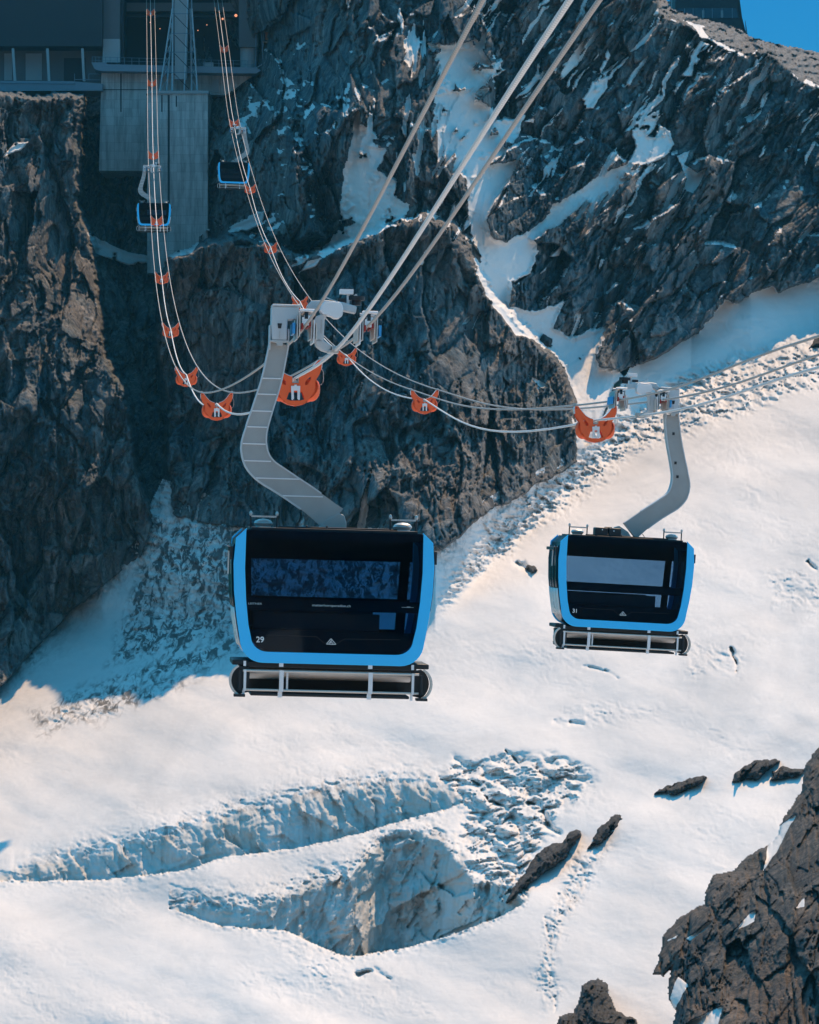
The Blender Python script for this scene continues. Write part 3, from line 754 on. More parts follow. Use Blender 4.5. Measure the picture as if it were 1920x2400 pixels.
# ================================================================== orange rope carriers
def mirror_path(h): return h + [(-x, z) for x, z in reversed(h)]
def make_carrier(big=True):
    root = empty('rope_carrier')
    # plate outline, metres, z = 0 at the haul rope, right half from the notch downwards
    half = [(.083, 0.0), (.083, .03), (.15, .045), (.22, .075), (.31, .13), (.42, .25), (.50, .36), (.555, .425), (.60, .435), (.645, .425), (.655, .35), (.64, .21), (.595, .09), (.53, -.02),
            (.50, -.06), (.49, -.20), (.46, -.34), (.36, -.50), (.20, -.66), (0.0, -.70)]
    up = half[:-1]
    outer = up + [half[-1]] + [(-x, z) for x, z in reversed(up)] + [(-.083, -.13), (.083, -.13)]
    def slot(sx):
        c = Vector((sx * .315, -.075)); u = Vector((sx * .55, .83)).normalized(); v = Vector((u.y, -u.x)); pts = []
        for k in range(12):
            t = 2 * math.pi * k / 12
            p = c + u * math.cos(t) * .125 + v * math.sin(t) * (.042 - .014 * math.cos(t)); pts.append((p.x, p.y))
        return pts
    hole = [(-.17, -.35), (.14, -.35), (.20, -.53), (.12, -.565), (0, -.575), (-.12, -.565), (-.25, -.53)]
    hole = [(-.16, -.35), (.16, -.35), (.225, -.53), (.12, -.565), (-.12, -.565), (-.225, -.53)]
    for y in (-.20, .18):
        mb = MB().prism(outer, y, y + .02, [slot(1), slot(-1), hole])
        mb.build('side_plate', M['orange'], root, bevel=.004)
    # rounded guards on both sides
    for s_ in (1, -1):
        vs = []; fs = []; n = 18; m = 9
        prof = [(.36, -.50), (.42, -.57), (.50, -.55), (.58, -.47), (.625, -.34), (.64, -.22), (.63, -.10), (.60, -.02), (.56, .035), (.53, -.02)]
        prof = [(.25, -.62), (.33, -.60), (.43, -.555), (.52, -.48), (.58, -.38), (.62, -.28), (.615, -.19), (.585, -.10), (.54, -.045), (.49, -.02)]
        for i, (x, z) in enumerate(prof):
            wv = (.12, .16, .19, .205, .21, .21, .205, .20, .185, .15)[i]
            for k in range(7):
                t = -1 + k / 3
                q = 1 - .10 * t * t
                vs.append((s_ * x * q, wv * t, z * (q if z < 0 else 1)))
        for i in range(len(prof) - 1):
            for k in range(6):
                fs.append((i * 7 + k, i * 7 + k + 1, (i + 1) * 7 + k + 1, (i + 1) * 7 + k))
        o = MB().add(vs, fs).build('guard', M['orange'], root, smooth=True)
        md = o.modifiers.new('thick', 'SOLIDIFY'); md.thickness = .012
    for s_ in (1, -1):
        MB().ball((s_ * .395, 0, -.30), (.225, .195, .285), 20, 14).build('cheek', M['orange'], root, smooth=True)
    # bottom shell
    vs = []; fs = []
    for i in range(13):
        x = -.30 + .6 * i / 12; z = -.70 + .085 * (abs(x) / .30) ** 2
        vs += [(x, -.20, z + .01), (x, .20, z + .01)]
    for i in range(12): fs.append((2 * i, 2 * i + 1, 2 * i + 3, 2 * i + 2))
    o = MB().add(vs, fs).build('bottom_shell', M['orange'], root); md = o.modifiers.new('thick', 'SOLIDIFY'); md.thickness = .014
    # inverted U bracket
    br = [(-.115, -.20), (-.03, -.20), (-.03, -.17), (.03, -.17), (.03, -.20), (.115, -.20), (.105, -.54), (.085, -.56), (.04, -.52), (.045, -.32), (-.045, -.32), (-.04, -.52), (-.085, -.56), (-.105, -.54)]
    MB().prism(br, -.235, -.205).build('bracket', M['white'], root, bevel=.004)
    mb = MB()
    mb.cyl((0, -.16, -.095), (0, .16, -.095), .045, 12); mb.box((0, 0, -.12), (.16, .34, .02)); mb.box((-.075, 0, -.05), (.012, .36, .12)); mb.box((.075, 0, -.05), (.012, .36, .12))
    mb.build('rope_roller', M['galv'], root)
    for s_ in (1, -1):
        mb = MB(); mb.box((s_ * .625, -.10, .455), (.035, .03, .13)); mb.box((s_ * .605, .08, .455), (.03, .03, .12)); mb.box((s_ * .625, 0, .50), (.07, .26, .05))
        mb.build('rope_clamp', M['galv'], root)
        tip = [(s_ * .60, .43), (s_ * .645, .43), (s_ * .675, .37), (s_ * .665, .26), (s_ * .645, .20), (s_ * .648, .34)]
        MB().prism(tip, -.17, .17).build('horn_cap', M['white'], root)
        MB().prism([(s_ * .585, .355), (s_ * .61, .355), (s_ * .61, .39), (s_ * .585, .39)], -.206, -.20).build('bolt', M['black'], root)
    # pale edge strip on top of the horns
    topl = [(.10, .045), (.15, .055), (.22, .085), (.31, .14), (.42, .26), (.50, .37), (.555, .435)]
    for s_ in (1, -1):
        mb = MB().strip([(s_ * x, z) for x, z in topl], .014, -.19, .19); mb.build('edge_strip', M['white'], root)
    hook = [(.66, -.02, .24), (.70, -.02, .15), (.705, -.02, 0), (.695, -.02, -.10), (.66, -.02, -.15), (.61, -.02, -.18)]
    MB().tube(hook, .008, 6).build('hook', M['beige'], root)
    return root

yaw = math.atan2(.0775, 1)
def yaw_at(pts, i):
    a = pts[max(0, i - 1)]; b_ = pts[min(len(pts) - 1, i + 1)]; d = b_ - a
    return math.atan2(d.x, -d.y)
carrier0 = make_carrier()
ly_labels = [
 'tiny orange carrier at the top photo edge left of the steel mast',
 'tiny orange carrier on the left ropes where the concrete pier wall begins',
 'small orange carrier on the left ropes above the hanger of the small left cabin',
 'small orange carrier in front of the blue framed window of the small left cabin',
 'small orange carrier on the left ropes just below the concrete pier foot',
 'orange carrier on the left ropes against the lower left rock face, fourth below the pier',
 'orange carrier at the steep lower bend of the left ropes, tilted haul rope across it',
 'orange carrier at the bottom of the left rope curve, left of the big hanger arm',
 'largest orange carrier, half hidden behind the big grey hanger arm']
ly_labels[5] = 'orange carrier on the left ropes against dark rock, midway between pier foot and rope bend'
ry_labels = [
 'tiny orange carrier highest on the right ropes, in front of the dark station opening',
 'tiny orange carrier just above the hanger of the small right cabin',
 'small orange carrier at the lower right corner of the small right cabin',
 'small orange carrier on the right ropes above the snowy ledge of the middle crag',
 'orange carrier just behind the left end of the big grey grip carriage',
 'orange carrier just right of the big grip carriage, against dark rock',
 'orange carrier halfway between the two big grip carriages, against brown rock',
 'large orange carrier hanging left of the right grip carriage, against blue shaded snow']
first = True
for pts, labs in ((Lp, ly_labels), (Rp, ry_labels)):
    for i, p in enumerate(pts):
        o = carrier0 if first else copy_tree(carrier0, None)
        first = False
        o.location = p; o.rotation_euler = (0, 0, yaw_at(pts, i))
        tag(o, labs[i], 'rope carrier', 'orange rope carriers')

# ================================================================== gondolas
def body_outline(off=0.0, k=1.0):
    h = [(1.74, -3.60), (1.95, -3.80), (1.985, -4.30), (1.96, -4.85), (1.90, -5.35), (1.83, -5.75)]
    c = (1.36, -5.79); r = .46
    for i in range(1, 9):
        t = math.pi / 2 * i / 8; h.append((c[0] + r * math.cos(t), c[1] - r * math.sin(t)))
    pts = h + [(-x, z) for x, z in reversed(h)]
    if off:
        out = []
        for x, z in pts:
            cx = x - math.copysign(off, x) if abs(x) > .01 else x
            cz = z - off if z > -4.2 else (z + off if z < -5.9 else z)
            out.append((cx, cz))
        pts = out
    return [(x * k, z) for x, z in pts]
def inner_outline():
    h = [(1.752, -3.64), (1.757, -4.40), (1.72, -5.0), (1.66, -5.5), (1.60, -5.76)]
    c = (1.27, -5.74); r = .29
    for i in range(1, 8):
        t = math.pi / 2 * i / 7; h.append((c[0] + (r + .04) * math.cos(t), c[1] - r * math.sin(t)))
    return h + [(-x, z) for x, z in reversed(h)]

def loft(mb, fn, ys, closed=True, start=0):
    rings = [fn(y) for y in ys]; n = len(rings[0]); vs = []; fs = []
    for y, r in zip(ys, rings): vs += [(x, y, z) for x, z in r]
    for i in range(len(ys) - 1):
        for k in range(n if closed else n - 1):
            k2 = (k + 1) % n
            fs.append((i * n + k, i * n + k2, (i + 1) * n + k2, (i + 1) * n + k))
    mb.add(vs, fs)

def make_gondola(side, number=None, detail=True, battery=False):
    """side -1: hanger on the left seen from the front, +1: on the right"""
    root = empty('gondola')
    bx = .03 if side < 0 else -.28
    body = MB()
    YS = [-1.24, -1.0, -.5, 0, .5, 1.0, 1.24]
    bul = lambda y: 1 + .022 * (1 - (y / 1.24) ** 2)
    def outf(y): return [(x * bul(y) + bx, z) for x, z in body_outline(.025)]
    def inf(y): return [(x * bul(y) + bx, z) for x, z in body_outline(.10)]
    loft(body, outf, YS); loft(body, inf, YS)
    # end rims
    for y in (YS[0], YS[-1]):
        a = outf(y); b_ = inf(y); n = len(a)
        body.add([(x, y, z) for x, z in a] + [(x, y, z) for x, z in b_], [(i, (i + 1) % n, (i + 1) % n + n, i + n) for i in range(n)])
    bd = body.build('body', M['blackgloss'], root, smooth=True, angle=40)
    # blue frames
    out_ = body_outline(); inn = inner_outline()
    no = len(out_); ni = len(inn)
    U = [(x + bx, z) for x, z in out_] + [(x + bx, z) for x, z in reversed(inn)]
    for y0, y1 in ((-1.33, -1.20), (1.20, 1.33)):
        MB().prism(U, y0, y1).build('blue_frame', M['blue'], root, bevel=.02)
    # front and rear glass
    gl_ = [(x + bx, z) for x, z in inn]
    for y0 in (-1.275, 1.26):
        g = MB().prism(gl_, y0, y0 + .008).build('windscreen', M['glass'], root)
        # opaque printed bands of the glass
        mb = MB(); yb_ = y0 + (.012 if y0 < 0 else -.035); z0 = -.0
        def halfw(z): return np.interp(-z, [3.64, 4.4, 5.0, 5.5, 5.76, 5.85, 5.95, 6.0], [1.75, 1.755, 1.72, 1.66, 1.60, 1.56, 1.46, 1.30]) - .003
        for za, zb in ((-4.98, -5.20), (-5.60, -6.00), (-3.645, -3.80 if y0 < 0 else -4.22)):
            zz = [za + (zb - za) * i / 5 for i in range(6)]
            mb.prism([(halfw(z) + bx, z) for z in zz] + [(-halfw(z) + bx, z) for z in reversed(zz)], yb_, yb_ + .02)
        if y0 > 0:
            mb.prism([(-1.70 + bx, -4.2), (-1.55 + bx, -4.2), (-1.50 + bx, -5.6), (-1.62 + bx, -5.6)], yb_, yb_ + .02)
            mb.prism([(1.70 + bx, -4.2), (1.50 + bx, -4.2), (1.42 + bx, -5.6), (1.62 + bx, -5.6)], yb_, yb_ + .02)
        mb.build('glass_band', M['blackgloss'], g)
    # floor and benches
    MB().box((bx, 0, -6.02), (2.9, 2.3, .06)).build('floor', M['black'], root)
    for yy in (-.75, .80):
        mb = MB()
        mb.box((bx - .30, yy, -5.62), (2.5, .42, .10)); mb.box((bx - .30, yy + (.2 if yy > 0 else -.2), -5.42), (2.5, .08, .34))
        for k in range(5): mb.box((bx - 1.3 + k * .5, yy, -5.82), (.06, .3, .34))
        mb.build('bench', M['seat'], root, bevel=.01)
    # side doors: dark glass above, bright panel below
    for s_ in (-1, 1):
        zs = [-3.92, -4.30, -4.85, -5.15]; zs2 = [-5.17, -5.35, -5.75, -5.93]
        def xo(z, y): return np.interp(-z, [3.80, 4.30, 4.85, 5.35, 5.75, 5.97], [1.95, 1.985, 1.96, 1.90, 1.83, 1.77]) * bul(y)
        for zl, mt_, nm in ((zs, 'blackgloss', 'door_window'), (zs2, 'silver', 'door_panel')):
            for ya, yb_ in ((-1.12, -.62), (-.60, 0), (.02, .62), (.64, 1.14)):
                vs = []; fs = []
                for z in zl:
                    vs += [(s_ * (xo(z, ya) + .006) + bx, ya, z), (s_ * (xo(z, yb_) + .006) + bx, yb_, z)]
                for i in range(len(zl) - 1): fs.append((2 * i, 2 * i + 1, 2 * i + 3, 2 * i + 2))
                mb = MB().add(vs, fs); o = mb.build(nm, M[mt_], root, smooth=True)
                md = o.modifiers.new('thick', 'SOLIDIFY'); md.thickness = .012; md.offset = 1 if s_ > 0 else 1
        MB().box((s_ * 2.06 + bx, -.35, -4.28), (.03, .05, .50)).build('door_rail', M['silver'], root)
        MB().box((s_ * 2.05 + bx, .2, -4.02), (.06, 1.9, .09)).build('door_track', M['black'], root, bevel=.01)
        MB().box((s_ * 2.02 + bx, -1.0, -4.10), (.07, .12, .26)).build('side_lamp', M['black'], root, bevel=.01)
    # roof
    mb = MB(); mb.box((bx, 0, -3.605), (3.3, 2.2, .05)); mb.box((bx + .1, -.4, -3.565), (2.4, .5, .035)); mb.box((bx - .55, -1.0, -3.55), (.04, .05, .06)); mb.box((bx - .15, -1.0, -3.55), (.04, .05, .06))
    mb.build('roof', M['black'], root, bevel=.01)
    for s_ in (-1, 1):
        q = bx + s_ * 1.39
        for t in (-1, 1): MB().cyl((q + t * .26, -.72, -3.62), (q + t * .26, -.72, -3.34), .018, 8).build('buffer_post', M['black'], root)
        mb = MB(); mb.box((q, -.72, -3.365), (.50, .10, .035))
        for t in (-1, 1): mb.ball((q + t * .26, -.72, -3.31), (.034, .034, .055), 10, 6)
        mb.ball((q, -.55, -3.50), (.19, .19, .09), 16, 6); mb.cyl((q, -.55, -3.6), (q, -.55, -3.45), .15, 16)
        mb.build('roof_buffer', M['galv'], root, smooth=True)
    if battery:
        mb = MB()
        mb.box((bx - .72, -.6, -3.46), (.38, .5, .25)); mb.box((bx - .32, -.6, -3.46), (.36, .5, .25)); mb.box((bx - .5, -.6, -3.35), (.2, .4, .09))
        b_ = mb.build('battery_box', M['black'], root, bevel=.03)
        mb = MB(); mb.ball((bx - .70, -.865, -3.40), .02, 8, 5); mb.ball((bx - .36, -.865, -3.42), .02, 8, 5); mb.build('lid_latch', M['white'], b_)
    # underframe
    uf = empty('underframe'); uf.parent = root
    mb = MB(); mb.box((bx, 0, -6.29), (3.35, 2.2, .12)); mb.box((bx, -.15, -6.88), (3.15, 1.9, .06)); mb.box((bx, .3, -6.6), (3.6, .5, .5))
    for s_ in (-1, 1): mb.box((bx + s_ * 1.80, -.3, -6.26), (.30, 1.6, .10))
    mb.build('chassis', M['black'], uf, bevel=.02)
    # curved tray behind the rails
    vs = []; fs = []
    prof = [(-1.24, -6.40), (-1.15, -6.46), (-1.02, -6.52), (-.85, -6.58), (-.65, -6.64), (-.45, -6.70)]
    prof = [(-.95, -6.37), (-1.0, -6.42), (-.98, -6.48), (-.88, -6.53), (-.70, -6.57), (-.5, -6.60)]
    for y, z in prof: vs += [(bx - 1.62, y, z), (bx + 1.62, y, z)]
    for i in range(len(prof) - 1): fs.append((2 * i, 2 * i + 1, 2 * i + 3, 2 * i + 2))
    o = MB().add(vs, fs).build('tray', M['beige'], uf, smooth=True); md = o.modifiers.new('t', 'SOLIDIFY'); md.thickness = .01
    for y_, z_ in ((-1.32, -6.41), (-1.30, -6.785), (1.2, -6.41), (1.2, -6.785)):
        MB().cyl((bx - 1.74, y_, z_), (bx + 1.74, y_, z_), .023, 8).build('rail', M['beige'], uf, smooth=True)
    for x in (-1.70, -.98, .78, 1.62):
        mb = MB()
        w_ = .085 if abs(x) < 1.2 else .05
        mb.box((bx + x, -1.34, -6.60), (w_, .03, .42)); mb.box((bx + x - .01, -1.30, -6.27), (w_, .05, .10)); mb.box((bx + x - .02, -1.28, -6.86), (w_, .05, .13))
        if x == -.98: mb.box((bx + x + .12, -1.2, -6.60), (.04, .03, .40))
        mb.build('rail_post', M['white'], uf)
    for s_ in (-1, 1):
        arc = []
        for i in range(11):
            t = -1.15 + 2.3 * i / 10
            arc.append((bx + s_ * (1.72 + .27 * math.cos(t)), -6.60 - .31 * math.sin(t)))
        for ya_, yb_ in ((-1.36, -1.20),): MB().strip(arc, .045, ya_, yb_).build('end_guard', M['beige'], uf, smooth=True)
        MB().prism([(bx + s_ * 1.60, -6.36)] + [(x - s_ * .03, z) for x, z in arc] + [(bx + s_ * 1.60, -6.84)], -1.12, -1.0).build('end_plate', M['black'], uf)
        mb = MB(); mb.box((bx + s_ * 1.80, -1.30, -6.90), (.22, .3, .05)); mb.cyl((bx + s_ * 1.80, -1.30, -6.42), (bx + s_ * 1.80, -1.30, -6.80), .035, 10); mb.build('guard_foot', M['black'], uf)
    # hanger arm (a flat box girder in the plane of the cabin front)
    raw = [((654,806),44), ((635.5,894),46), ((613,966),47), ((600,1010),50), ((595,1048),60), ((602,1078),62), ((622,1103),59), ((650,1122),57), ((679,1141),56), ((735,1180),58), ((768,1206),62), ((783,1218),66)]
    a_ = R(1.6); s29 = 78.2 / F; pts = []; ws = []
    for (px, py), w_ in raw:
        x, z = (px - 785) * s29, (822 - py) * s29
        pts.append((x * math.cos(a_) - z * math.sin(a_), x * math.sin(a_) + z * math.cos(a_))); ws.append(w_ * s29)
    # smooth the line
    P3 = spline([Vector((x, 0, z)) for x, z in pts], 4); W = np.interp(np.linspace(0, len(ws) - 1, len(P3)), range(len(ws)), ws)
    sg = -side
    kx = 1.0 if side < 0 else .86
    line = [((bx + (p.x - bx) * kx if p.z > -9 else p.x) * sg, p.z) for p in P3]
    if side > 0: line = [(p.x * sg * kx, p.z) for p in P3]; W = W * 1.06
    if True:
        arm = MB().strip(line, list(W), -.16, .16).build('hanger_arm', M['arm'], root, bevel=.015)
        xb_ = .02 * -side + bx
        MB().prism([(xb_ + q * sg, z) for q, z in ((-.30, -3.60), (-.18, -3.42), (.10, -3.25), (.22, -3.30), (.27, -3.45), (.27, -3.60))], -.165, .165).build('arm_foot', M['arm'], arm, bevel=.02)
        # flanges along both edges and weld ribs across
        mb = MB()
        E1 = []; E2 = []
        for i, p in enumerate(line):
            a0 = Vector(line[max(i - 1, 0)]); b0 = Vector(line[min(i + 1, len(line) - 1)]); d = (b0 - a0).normalized(); n = Vector((-d.y, d.x))
            E1.append(tuple(Vector(p) + n * W[i] / 2)); E2.append(tuple(Vector(p) - n * W[i] / 2))
        mb.strip(E1[:-8], .03, -.185, .19); mb.strip(E2[:-9], .03, -.185, .19)
        mb.build('arm_flange', M['cast'], arm)
        if side < 0:
            for zc in (-.60, -.92, -1.26, -1.58, -1.92, -2.26, -2.60, -2.94):
                i = min(range(len(line)), key=lambda k: abs(line[k][1] - zc))
                mb = MB(); p1 = Vector(E1[i]); p2 = Vector(E2[i])
                xa, xb = sorted((p1.x, p2.x))
                dd = (Vector(line[min(i + 1, len(line) - 1)]) - Vector(line[i - 1])).normalized()
                cx = line[i][0]; hw_ = W[i] / 2 / max(abs(dd.y), .45) * .93
                mb.strip([(cx - hw_, zc), (cx + hw_, zc)], .024, -.18, -.15); mb.build('weld_rib', M['white'], arm)
        else:
            for x_, z_ in ((line[3][0] + .0, line[3][1]), (line[7][0] - .04, line[7][1] - .2), (line[9][0] - .02, line[9][1] - .35)):
                mb = MB(); mb.box((x_, -.165, z_), (.07, .02, .08)); mb.build('arm_port', M['black'], arm)
    if battery:
        i = -5; x0, z0 = line[i]
        MB().tube([(x0 + .26, -.1, z0 - .16), (x0 + .36, -.1, z0 - .30), (x0 + .50, -.1, z0 - .42), (x0 + .52, -.1, -3.58)], .010, 6).build('cable', M['black'], root)
    # arm head
    hx = -1.135 * sg * kx
    head = MB()
    hd = [(-.15, .17), (.15, .17), (.16, .58), (.38, .60), (.38, .84), (-.17, .84), (-.17, .5)]
    head.prism([(hx + x * sg, z) for x, z in hd], -.30, .25)
    head.prism([(hx + x * sg, z) for x, z in ((-.17, .842), (.40, .842), (.40, .885), (-.16, .885))], -.33, .28)
    hb = head.build('arm_head', M['cast'], root, bevel=.02)
    MB().prism([(hx - .03, .40), (hx + .03, .40), (hx + .045, .50), (hx - .045, .50)], -.315, -.30).build('head_port', M['black'], hb)
    mb = MB(); mb.box((hx, -.31, .27), (.018, .03, .14)); mb.build('head_rib', M['galv'], hb)
    for q in (-1, 1): MB().box((hx + q * .185, -.05, .22), (.035, .40, .50 if q < 0 else .36)).build('clevis', M['cast'], hb, bevel=.01)
    mb = MB(); mb.prism([(hx - .19, .168), (hx + .19, .168), (hx + .19, .13), (hx + .08, .11), (hx + .07, .05), (hx - .05, .05), (hx - .06, .11), (hx - .19, .13)], -.31, -.10)
    mb.build('pivot', M['galv'], hb, bevel=.008)
    # ---------------- carriage (top beam, housing, grip arm, wheel sets)
    cr = empty('carriage'); cr.parent = root
    def px29(l): return [((x - 785) * s29 * sg * 1.0, (822 - y) * s29) for x, y in l]
    bm_ = px29([(717,718),(727,706),(760,704),(800,707),(834,716),(832,733),(800,727),(775,728),(745,722),(720,732)])
    MB().prism(bm_, .02, .40).build('cross_beam', M['cast'], cr, bevel=.02)
    hs = px29([(748,718),(754,711),(790,709),(797,715),(800,728),(798,742),(790,748),(778,748),(774,744),(752,739),(745,732)])
    MB().prism(hs, -.36, .10).build('housing', M['white'], cr, bevel=.035)
    ga = px29([(748,739),(764,737),(761,746),(758,752),(757,778),(757,800),(766,806),(776,812),(774,824),(766,828),(752,824),(739,815),(735,802),(734,785),(729,763),(732,750),(738,744)])
    MB().prism(ga, -.26, .02).build('grip_arm', M['cast'], cr, bevel=.04)
    MB().prism(px29([(748,752),(752,752),(752,784),(749,784)]), -.275, -.26).build('arm_groove', M['galv'], cr)
    mb = MB(); mb.box((-.0, -.1, .04), (.16, .5, .09)); mb.box((-.05 * sg, -.1, -.03), (.22, .4, .06)); mb.build('grip_jaw', M['galv'], cr, bevel=.01)
    mb = MB(); mb.ball((-.45 * sg, -.12, .62), (.07, .14, .10), 12, 8); mb.build('damper', M['black'], cr, smooth=True)
    for s_ in (-1, 1):
        x0 = s_ * HW; wh = empty('wheel_set'); wh.parent = cr
        mb = MB()
        for yy in (-.55, -.18, .22, .6):
            mb.cyl((x0 - .035, yy, HZ + .155), (x0 + .035, yy, HZ + .155), .13, 18)
        mb.build('wheel', M['black'], wh, smooth=True)
        for dx, z0, z1, mt_ in ((-.17, .10, .58, 'galv'), (-.125, .16, .62, 'beige'), (.115, .12, .62, 'galv'), (.165, .04, .50, 'white'), (.21, .10, .44, 'beige')):
            MB().box((x0 + dx * s_ * -1, 0, (z0 + z1) / 2 + .08), (.025, 1.3, z1 - z0)).build('side_plate', M[mt_], wh)
        MB().box((x0 + .075, 0, HZ + .03), (.04, 1.36, .10)).build('liner', M['red'], wh)
        MB().box((x0 - .075, 0, HZ - .02), (.04, 1.36, .12)).build('liner', M['red'], wh)
        MB().box((x0 + s_ * .235, -.1, HZ - .06), (.05, 1.0, .22)).build('scraper', M['bluepl'], wh)
        mb = MB()
        for yy in (-.62, -.35, .35): MB().cyl((x0 - .12, yy, HZ + .30), (x0 + .18, yy, HZ + .30), .03, 8).build('axle', M['white'], wh)
        mb.box((x0, -.66, HZ + .08), (.16, .03, .16)); mb.box((x0 + .02, -.64, HZ + .17), (.13, .05, .06))
        mb.build('end_plate', M['white'], wh)
    tp = empty('top_fitting'); tp.parent = cr
    mb = MB(); mb.box((.21 * sg, .2, 1.20), (.28, .16, .10)); mb.box((.25 * sg, .22, 1.06), (.06, .05, .22)); mb.build('rail_roller', M['white'], tp, bevel=.008)
    mb = MB(); mb.cyl((.42 * sg, .25, 1.04), (.42 * sg, .25, 1.12), .17, 18); mb.cyl((.42 * sg, .25, .94), (.42 * sg, .25, 1.04), .10, 12); mb.box((.12 * sg, .22, 1.03), (.16, .2, .07)); mb.build('guide_wheel', M['black'], tp, smooth=True)
    mb = MB(); mb.tube([(-.25 * sg, .2, 1.10), (-.1 * sg, .2, 1.04), (.04 * sg, .2, 1.0)], .014, 6); mb.cyl((.40 * sg, .1, 1.13), (.40 * sg, .4, 1.13), .03, 8); mb.build('lever', M['galv'], tp)
    # ---------------- lettering
    if number:
        def txt(s, x, z, h_, mt_, nm='lettering', w_=None):
            cu = bpy.data.curves.new('t', 'FONT'); cu.body = s; cu.size = h_ / .72; cu.align_x = 'CENTER'; cu.align_y = 'CENTER'; cu.extrude = .001; cu.offset = .0008 if h_ < .08 else .002
            t = bpy.data.objects.new('t', cu); COL.objects.link(t); bpy.context.view_layer.update()
            me = bpy.data.meshes.new_from_object(t.evaluated_get(bpy.context.evaluated_depsgraph_get())); bpy.data.objects.remove(t)
            o = bpy.data.objects.new(nm, me); me.materials.clear(); me.materials.append(M[mt_]); COL.objects.link(o); o.parent = root
            wd = max(v.co.x for v in me.vertices) - min(v.co.x for v in me.vertices); k_ = (w_ / wd) if w_ else 1
            o.scale = (k_, 1, 1)
            o.location = (x + bx, -1.279, z); o.rotation_euler = (R(90), 0, 0)
            return o
        txt(number, -1.42, -5.80, .115, 'print', 'number')
        if number == '29':
            txt('matterhornparadise.ch', -.03, -5.09, .045, 'greyprint', w_=.76)
            txt('LEITNER', -1.54, -5.09, .036, 'greyprint', w_=.27)
            mb = MB(); mb.box((1.48 + bx, -1.279, -5.085), (.24, .002, .008)); mb.box((1.50 + bx, -1.279, -5.078), (.07, .002, .016)); mb.build('lettering', M['greyprint'], root)
        cx, cz = bx - .02, -5.80
        mb = MB()
        tri = [(-.085, -.05), (.0, .058), (.02, .058), (.095, -.05)]
        def seg(a, b_, w_=.010): mb.strip([(cx + a[0], cz + a[1]), (cx + b_[0], cz + b_[1])], w_, -1.281, -1.277)
        seg((-.088, -.05), (.10, -.05), .012); seg((-.088, -.05), (.0, .058), .011); seg((.0, .058), (.10, -.05), .011); seg((-.03, -.03), (.012, .03)); seg((.012, .03), (.0, -.005)); seg((.0, -.005), (.045, -.035)); seg((-.05, -.035), (.0, -.02))
        mb.build('emblem', M['print'], root)
        MB().strip([(bx - 1.3, -5.70), (bx - .30, -5.71), (bx - .16, -5.83), (bx + .10, -5.84), (bx + .24, -5.74), (bx + 1.35, -5.73)], .008, -1.281, -1.277).build('trim_line', M['black'], root)
    return root

c29 = make_gondola(-1, '29'); c31 = make_gondola(1, '31', battery=True)
def place(o, g, tilt, label, yw=yaw):
    o.rotation_mode = 'XYZ'
    o.location = g
    o.rotation_euler = (0, R(tilt), yw)
    tag(o, label, 'cable car', 'blue framed cable car cabins')
place(c29, G29, 1.6, 'largest nearest cabin numbered 29, black glass in a blue frame on a grey hanger arm')
place(c31, G31, 3.2, 'middle sized cabin numbered 31 at right over bright snow, with see-through windows')
skip = ('number', 'lettering', 'emblem', 'trim_line', 'battery_box')
def at_depth(pts, d):
    for a, b_ in zip(pts[:-1], pts[1:]):
        if a.y >= d >= b_.y:
            t = (a.y - d) / (a.y - b_.y); return a.lerp(b_, t)
f3 = copy_tree(c29, None, skip); place(f3, at_depth(Lp, 455), .8, 'tiny far cabin in front of the tall concrete pier foot', yaw_at(Lp, 3))
f4 = copy_tree(c31, None, skip); place(f4, at_depth(Rp, 486), 1.5, 'tiny far cabin hanging between concrete pier and rocky rib', yaw_at(Rp, 2))
# ================================================================== mountain station, top left
def conc_mat():
    m, nt, b, out = new_mat('board_concrete')
    tc = nt.nodes.new('ShaderNodeTexCoord'); co = tc.outputs['Object']
    base = mix(nt, noise(nt, co, .5, 6, .6), (.52, .51, .49), (.68, .66, .63))
    st = noise(nt, co, 1.4, 7, .7, .2, (1, 1, .10))
    base = mix(nt, ramp(nt, st, [(.40, .45), (.55, 0)]), base, (.16, .16, .16))
    br = N(nt, 'ShaderNodeTexBrick', Scale=1.0); br.offset = 0.0
    br.inputs['Mortar Size'].default_value = .012; br.inputs['Brick Width'].default_value = 1.35; br.inputs['Row Height'].default_value = 2.7 / 2
    br.inputs['Color1'].default_value = (1, 1, 1, 1); br.inputs['Color2'].default_value = (.82, .82, .82, 1); br.inputs['Mortar'].default_value = (.35, .35, .35, 1)
    sx = nt.nodes.new('ShaderNodeSeparateXYZ'); cx = nt.nodes.new('ShaderNodeCombineXYZ'); nt.links.new(co, sx.inputs[0])
    nt.links.new(mth(nt, 'ADD', sx.outputs[0], sx.outputs[1]), cx.inputs[0]); nt.links.new(sx.outputs[2], cx.inputs[1]); nt.links.new(cx.outputs[0], br.inputs['Vector'])
    base = mix(nt, 1.0, base, br.outputs[0], 'MULTIPLY')
    nt.links.new(base, b.inputs['Base Color']); b.inputs['Roughness'].default_value = .9
    bp = N(nt, 'ShaderNodeBump', Strength=.5, Distance=.05); nt.links.new(st, bp.inputs['Height']); nt.links.new(bp.outputs[0], b.inputs['Normal'])
    return m
M['concrete'] = conc_mat()
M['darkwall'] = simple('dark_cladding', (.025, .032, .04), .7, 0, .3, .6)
M['greywall'] = simple('grey_cladding', (.11, .12, .13), .6, 0, .2, .8)
M['steel'] = simple('painted_steel', (.16, .22, .27), .5, .3, .15, 1)
M['lightpanel'] = simple('light_panel', (.34, .36, .37), .6, 0, .12, .7)
M['winglass'] = simple('window_glass', (.03, .07, .10), .12, 0, .2, 1)
M['mast'] = simple('mast_steel', (.45, .50, .54), .5, .2, .1, 1)
